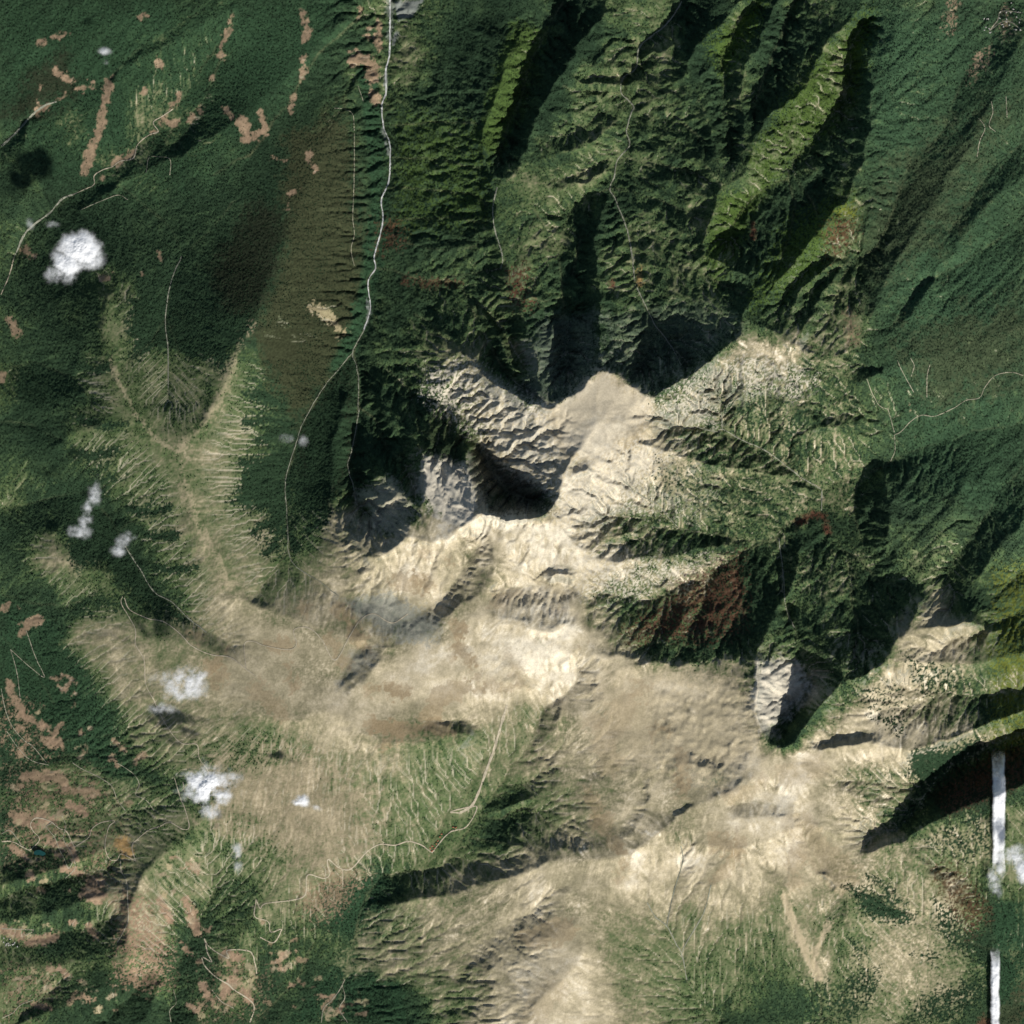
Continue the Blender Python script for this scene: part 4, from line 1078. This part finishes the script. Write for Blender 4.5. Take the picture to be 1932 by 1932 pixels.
def cloud(label, blobs, dens, up, seed, tall=4, rough=1.0, group=None, res=1.0, slab=False):
    """blobs: (x, y, rx, ry, strength) on the map; dens: how opaque; up: base above ground in decametres"""
    b = np.array(blobs, f32)
    x0, x1 = (b[:, 0] - 1.9 * b[:, 2]).min(), (b[:, 0] + 1.9 * b[:, 2]).max(); y0, y1 = (b[:, 1] - 1.9 * b[:, 3]).min(), (b[:, 1] + 1.9 * b[:, 3]).max()
    nx, ny = int((x1 - x0) / res) + 2, int((y1 - y0) / res) + 2
    gx_, gy_ = np.meshgrid(np.linspace(x0, x1, nx), np.linspace(y0, y1, ny))
    t = np.zeros(gx_.shape, f32)
    for bx, by, rx, ry, s in b:
        if slab:
            wob = 2.4 * fbm(gx_ * 0, gy_, 60, 4, seed + 20)
            e_ = np.minimum(rx - np.abs(gx_ - bx - wob), (ry - np.abs(gy_ - by)) * .13)
            t = np.maximum(t, s * sstep(-2.5, 6.5, e_ + 1.5 * fbm(gx_, gy_, 14, 3, seed + 60)) * (1 + .3 * fbm(gx_ * .4, gy_, 60, 3, seed + 40)))
        else:
            t = np.maximum(t, s * np.exp(-(((gx_ - bx) / rx) ** 2 + ((gy_ - by) / ry) ** 2) * 1.1))
    nz = fbm(gx_, gy_, 30, 6, seed, .6)
    t = t * (1 + 1.3 * rough * nz) - .16 + .2 * rough * nz
    # nothing is left at the rim of the patch
    t = np.where((gx_ <= x0 + res) | (gx_ >= x1 - res) | (gy_ <= y0 + res) | (gy_ >= y1 - res), -1, t)
    inside = t > 0
    tt = np.clip(t, 0, None)
    zc = (blur(ground(gx_, gy_), 12) + up) if slab else float(ground(b[:, 0], b[:, 1]).mean()) + up
    al = sstep(0, .92, tt) * dens
    puff = 1 + .18 * fbm(gx_, gy_, 10, 3, seed + 3)
    top = world(gx_, gy_, zc + tt * tall * puff); bot = world(gx_, gy_, zc - tt * tall * .35 - .05)
    ix = np.arange(nx * ny).reshape(ny, nx)
    keep = inside[1:, 1:] | inside[:-1, 1:] | inside[1:, :-1] | inside[:-1, :-1]
    q = np.stack([ix[1:, :-1], ix[1:, 1:], ix[:-1, 1:], ix[:-1, :-1]], -1)[keep]
    faces = np.concatenate([q, q[:, ::-1] + nx * ny], 0)
    used = np.unique(faces); remap = np.zeros(2 * nx * ny, np.int32); remap[used] = np.arange(len(used))
    v = np.concatenate([top.reshape(-1, 3), bot.reshape(-1, 3)], 0)[used]
    o = mesh_obj('cloud', v, remap[faces], M_cloud)
    a = o.data.attributes.new('thickness', 'FLOAT', 'POINT')
    a.data.foreach_set('value', np.concatenate([al.ravel(), al.ravel()])[used].astype(f32))
    return tag(o, label, 'cloud', group)

cloud('large bright white cloud over the north-western forest', [(152, 470, 34, 28, 1.7), (130, 498, 30, 24, 1.25), (165, 485, 28, 24, 1.4), (120, 515, 34, 24, .7), (148, 486, 50, 40, .5)], 1.0, 124, 1, rough=.75)
cloud('bright white cloud over the sandy south-western slope', [(392, 1480, 38, 32, 1.4), (372, 1465, 30, 18, .7), (410, 1495, 34, 26, .8), (398, 1520, 26, 24, .6), (392, 1482, 60, 44, .52), (440, 1470, 26, 20, .45)], 1.0, 105, 2)
cloud('thin hazy cloud over the western moor beside dark shadows', [(350, 1285, 34, 26, .8), (375, 1272, 22, 16, .7), (340, 1305, 20, 22, .6), (310, 1335, 30, 14, .5), (350, 1290, 54, 36, .66)], .78, 95, 3)
cloud('long wispy cloud streak above the western woods', [(178, 930, 14, 28, .75), (166, 965, 12, 28, .75), (158, 990, 10, 18, .7), (152, 1003, 26, 14, .7)], .55, 85, 4)
cloud('small ragged cloud just east of the wispy streak', [(245, 1015, 16, 14, .65), (225, 1040, 18, 12, .6), (235, 1025, 20, 16, .5)], .5, 85, 5)
cloud('small double cloud puff over the sandy slope', [(572, 1508, 16, 12, .95), (560, 1512, 14, 8, .7), (599, 1521, 10, 8, .75)], .95, 95, 6)
cloud('upright faint cloud over the farm valley head', [(448, 1605, 14, 18, .7), (450, 1635, 12, 18, .5)], .55, 85, 7)
cloud('tiny faint cloud over the north-western woods', [(199, 97, 14, 8, .7), (199, 119, 8, 6, .5)], .4, 60, 8)
cloud('tiny hazy cloud above the fork of the western streams', [(572, 833, 12, 14, .6), (540, 826, 20, 12, .4)], .4, 30, 9)
cloud('faint grey cloud scrap beside the large white cloud', [(58, 418, 10, 18, .5), (97, 423, 16, 8, .6)], .4, 60, 10)
cloud('cloud cut by the right edge beside the white bands', [(1912, 1612, 26, 22, .8), (1930, 1640, 22, 26, .9)], .9, 90, 11)
cloud('upper long straight narrow white cloud band at the right', [(1884, 1530, 13, 112, 1.0)], 1.0, 14, 12, rough=.7, tall=4, slab=True)
cloud('ragged cloud tuft hanging below the upper white band', [(1876, 1660, 16, 20, .75), (1886, 1642, 12, 16, .7), (1880, 1685, 14, 14, .55)], .75, 30, 14)
cloud('lower long straight narrow white cloud band at the right', [(1879, 1915, 9.5, 125, 1.0)], 1.0, 14, 13, rough=.6, tall=4, slab=True)

# ------------------------------------------------------------------ houses
def house(x, y, w, d, hgt, rot, roof_mat, label, group):
    e = bpy.data.objects.new('house', None); C.objects.link(e)
    z = float(ground(np.array([x]), np.array([y]))[0]) * 10
    e.location = ((x - MID) * K, (MID - y) * K, z - 2)
    e.rotation_euler = (0, 0, rot)
    tag(e, label, 'house', group)
    a, b = w / 2, d / 2
    v = [(-a, -b, -6), (a, -b, -6), (a, b, -6), (-a, b, -6), (-a, -b, hgt), (a, -b, hgt), (a, b, hgt), (-a, b, hgt)]
    f = [(0, 1, 5, 4), (1, 2, 6, 5), (2, 3, 7, 6), (3, 0, 4, 7)]
    o = mesh_obj('wall', v, f, M_wall, e, smooth=False)
    a += 1; b += 1
    me = bpy.data.meshes.new('roof')
    me.from_pydata([(-a, -b, hgt), (a, -b, hgt), (a, b, hgt), (-a, b, hgt), (-a, 0, hgt + d * .35), (a, 0, hgt + d * .35)], [],
                   [(0, 1, 5, 4), (2, 3, 4, 5), (0, 4, 3), (1, 2, 5), (3, 2, 1, 0)])
    me.materials.append(roof_mat)
    r = bpy.data.objects.new('roof', me); C.objects.link(r); r.parent = e
    return e
hr = random.Random(5)
for (x, y) in ((812, 1601), (816, 1597), (820, 1601), (815, 1606), (823, 1593), (826, 1587), (830, 1580), (833, 1574), (855, 1561), (860, 1562)):
    house(x, y, hr.uniform(28, 40), hr.uniform(18, 24), 14, hr.uniform(0, 3), M_roof, 'red-roofed resort house beside the gorge road', 'resort houses')
for i in range(26):
    x, y = (hr.uniform(1888, 1928), hr.uniform(2, 62)) if i < 18 else (hr.uniform(1858, 1872), hr.uniform(22, 60))
    house(x, y, hr.uniform(22, 34), hr.uniform(15, 20), 12, hr.uniform(0, 3), M_pale_roof, 'pale house of the village at the north-eastern corner', 'north-eastern village houses')
for i in range(12):
    house(hr.uniform(3, 30), hr.uniform(1770, 1790), hr.uniform(22, 34), 18, 12, hr.uniform(0, 3), M_pale_roof, 'pale farm building by the lower left fields', 'farm buildings')
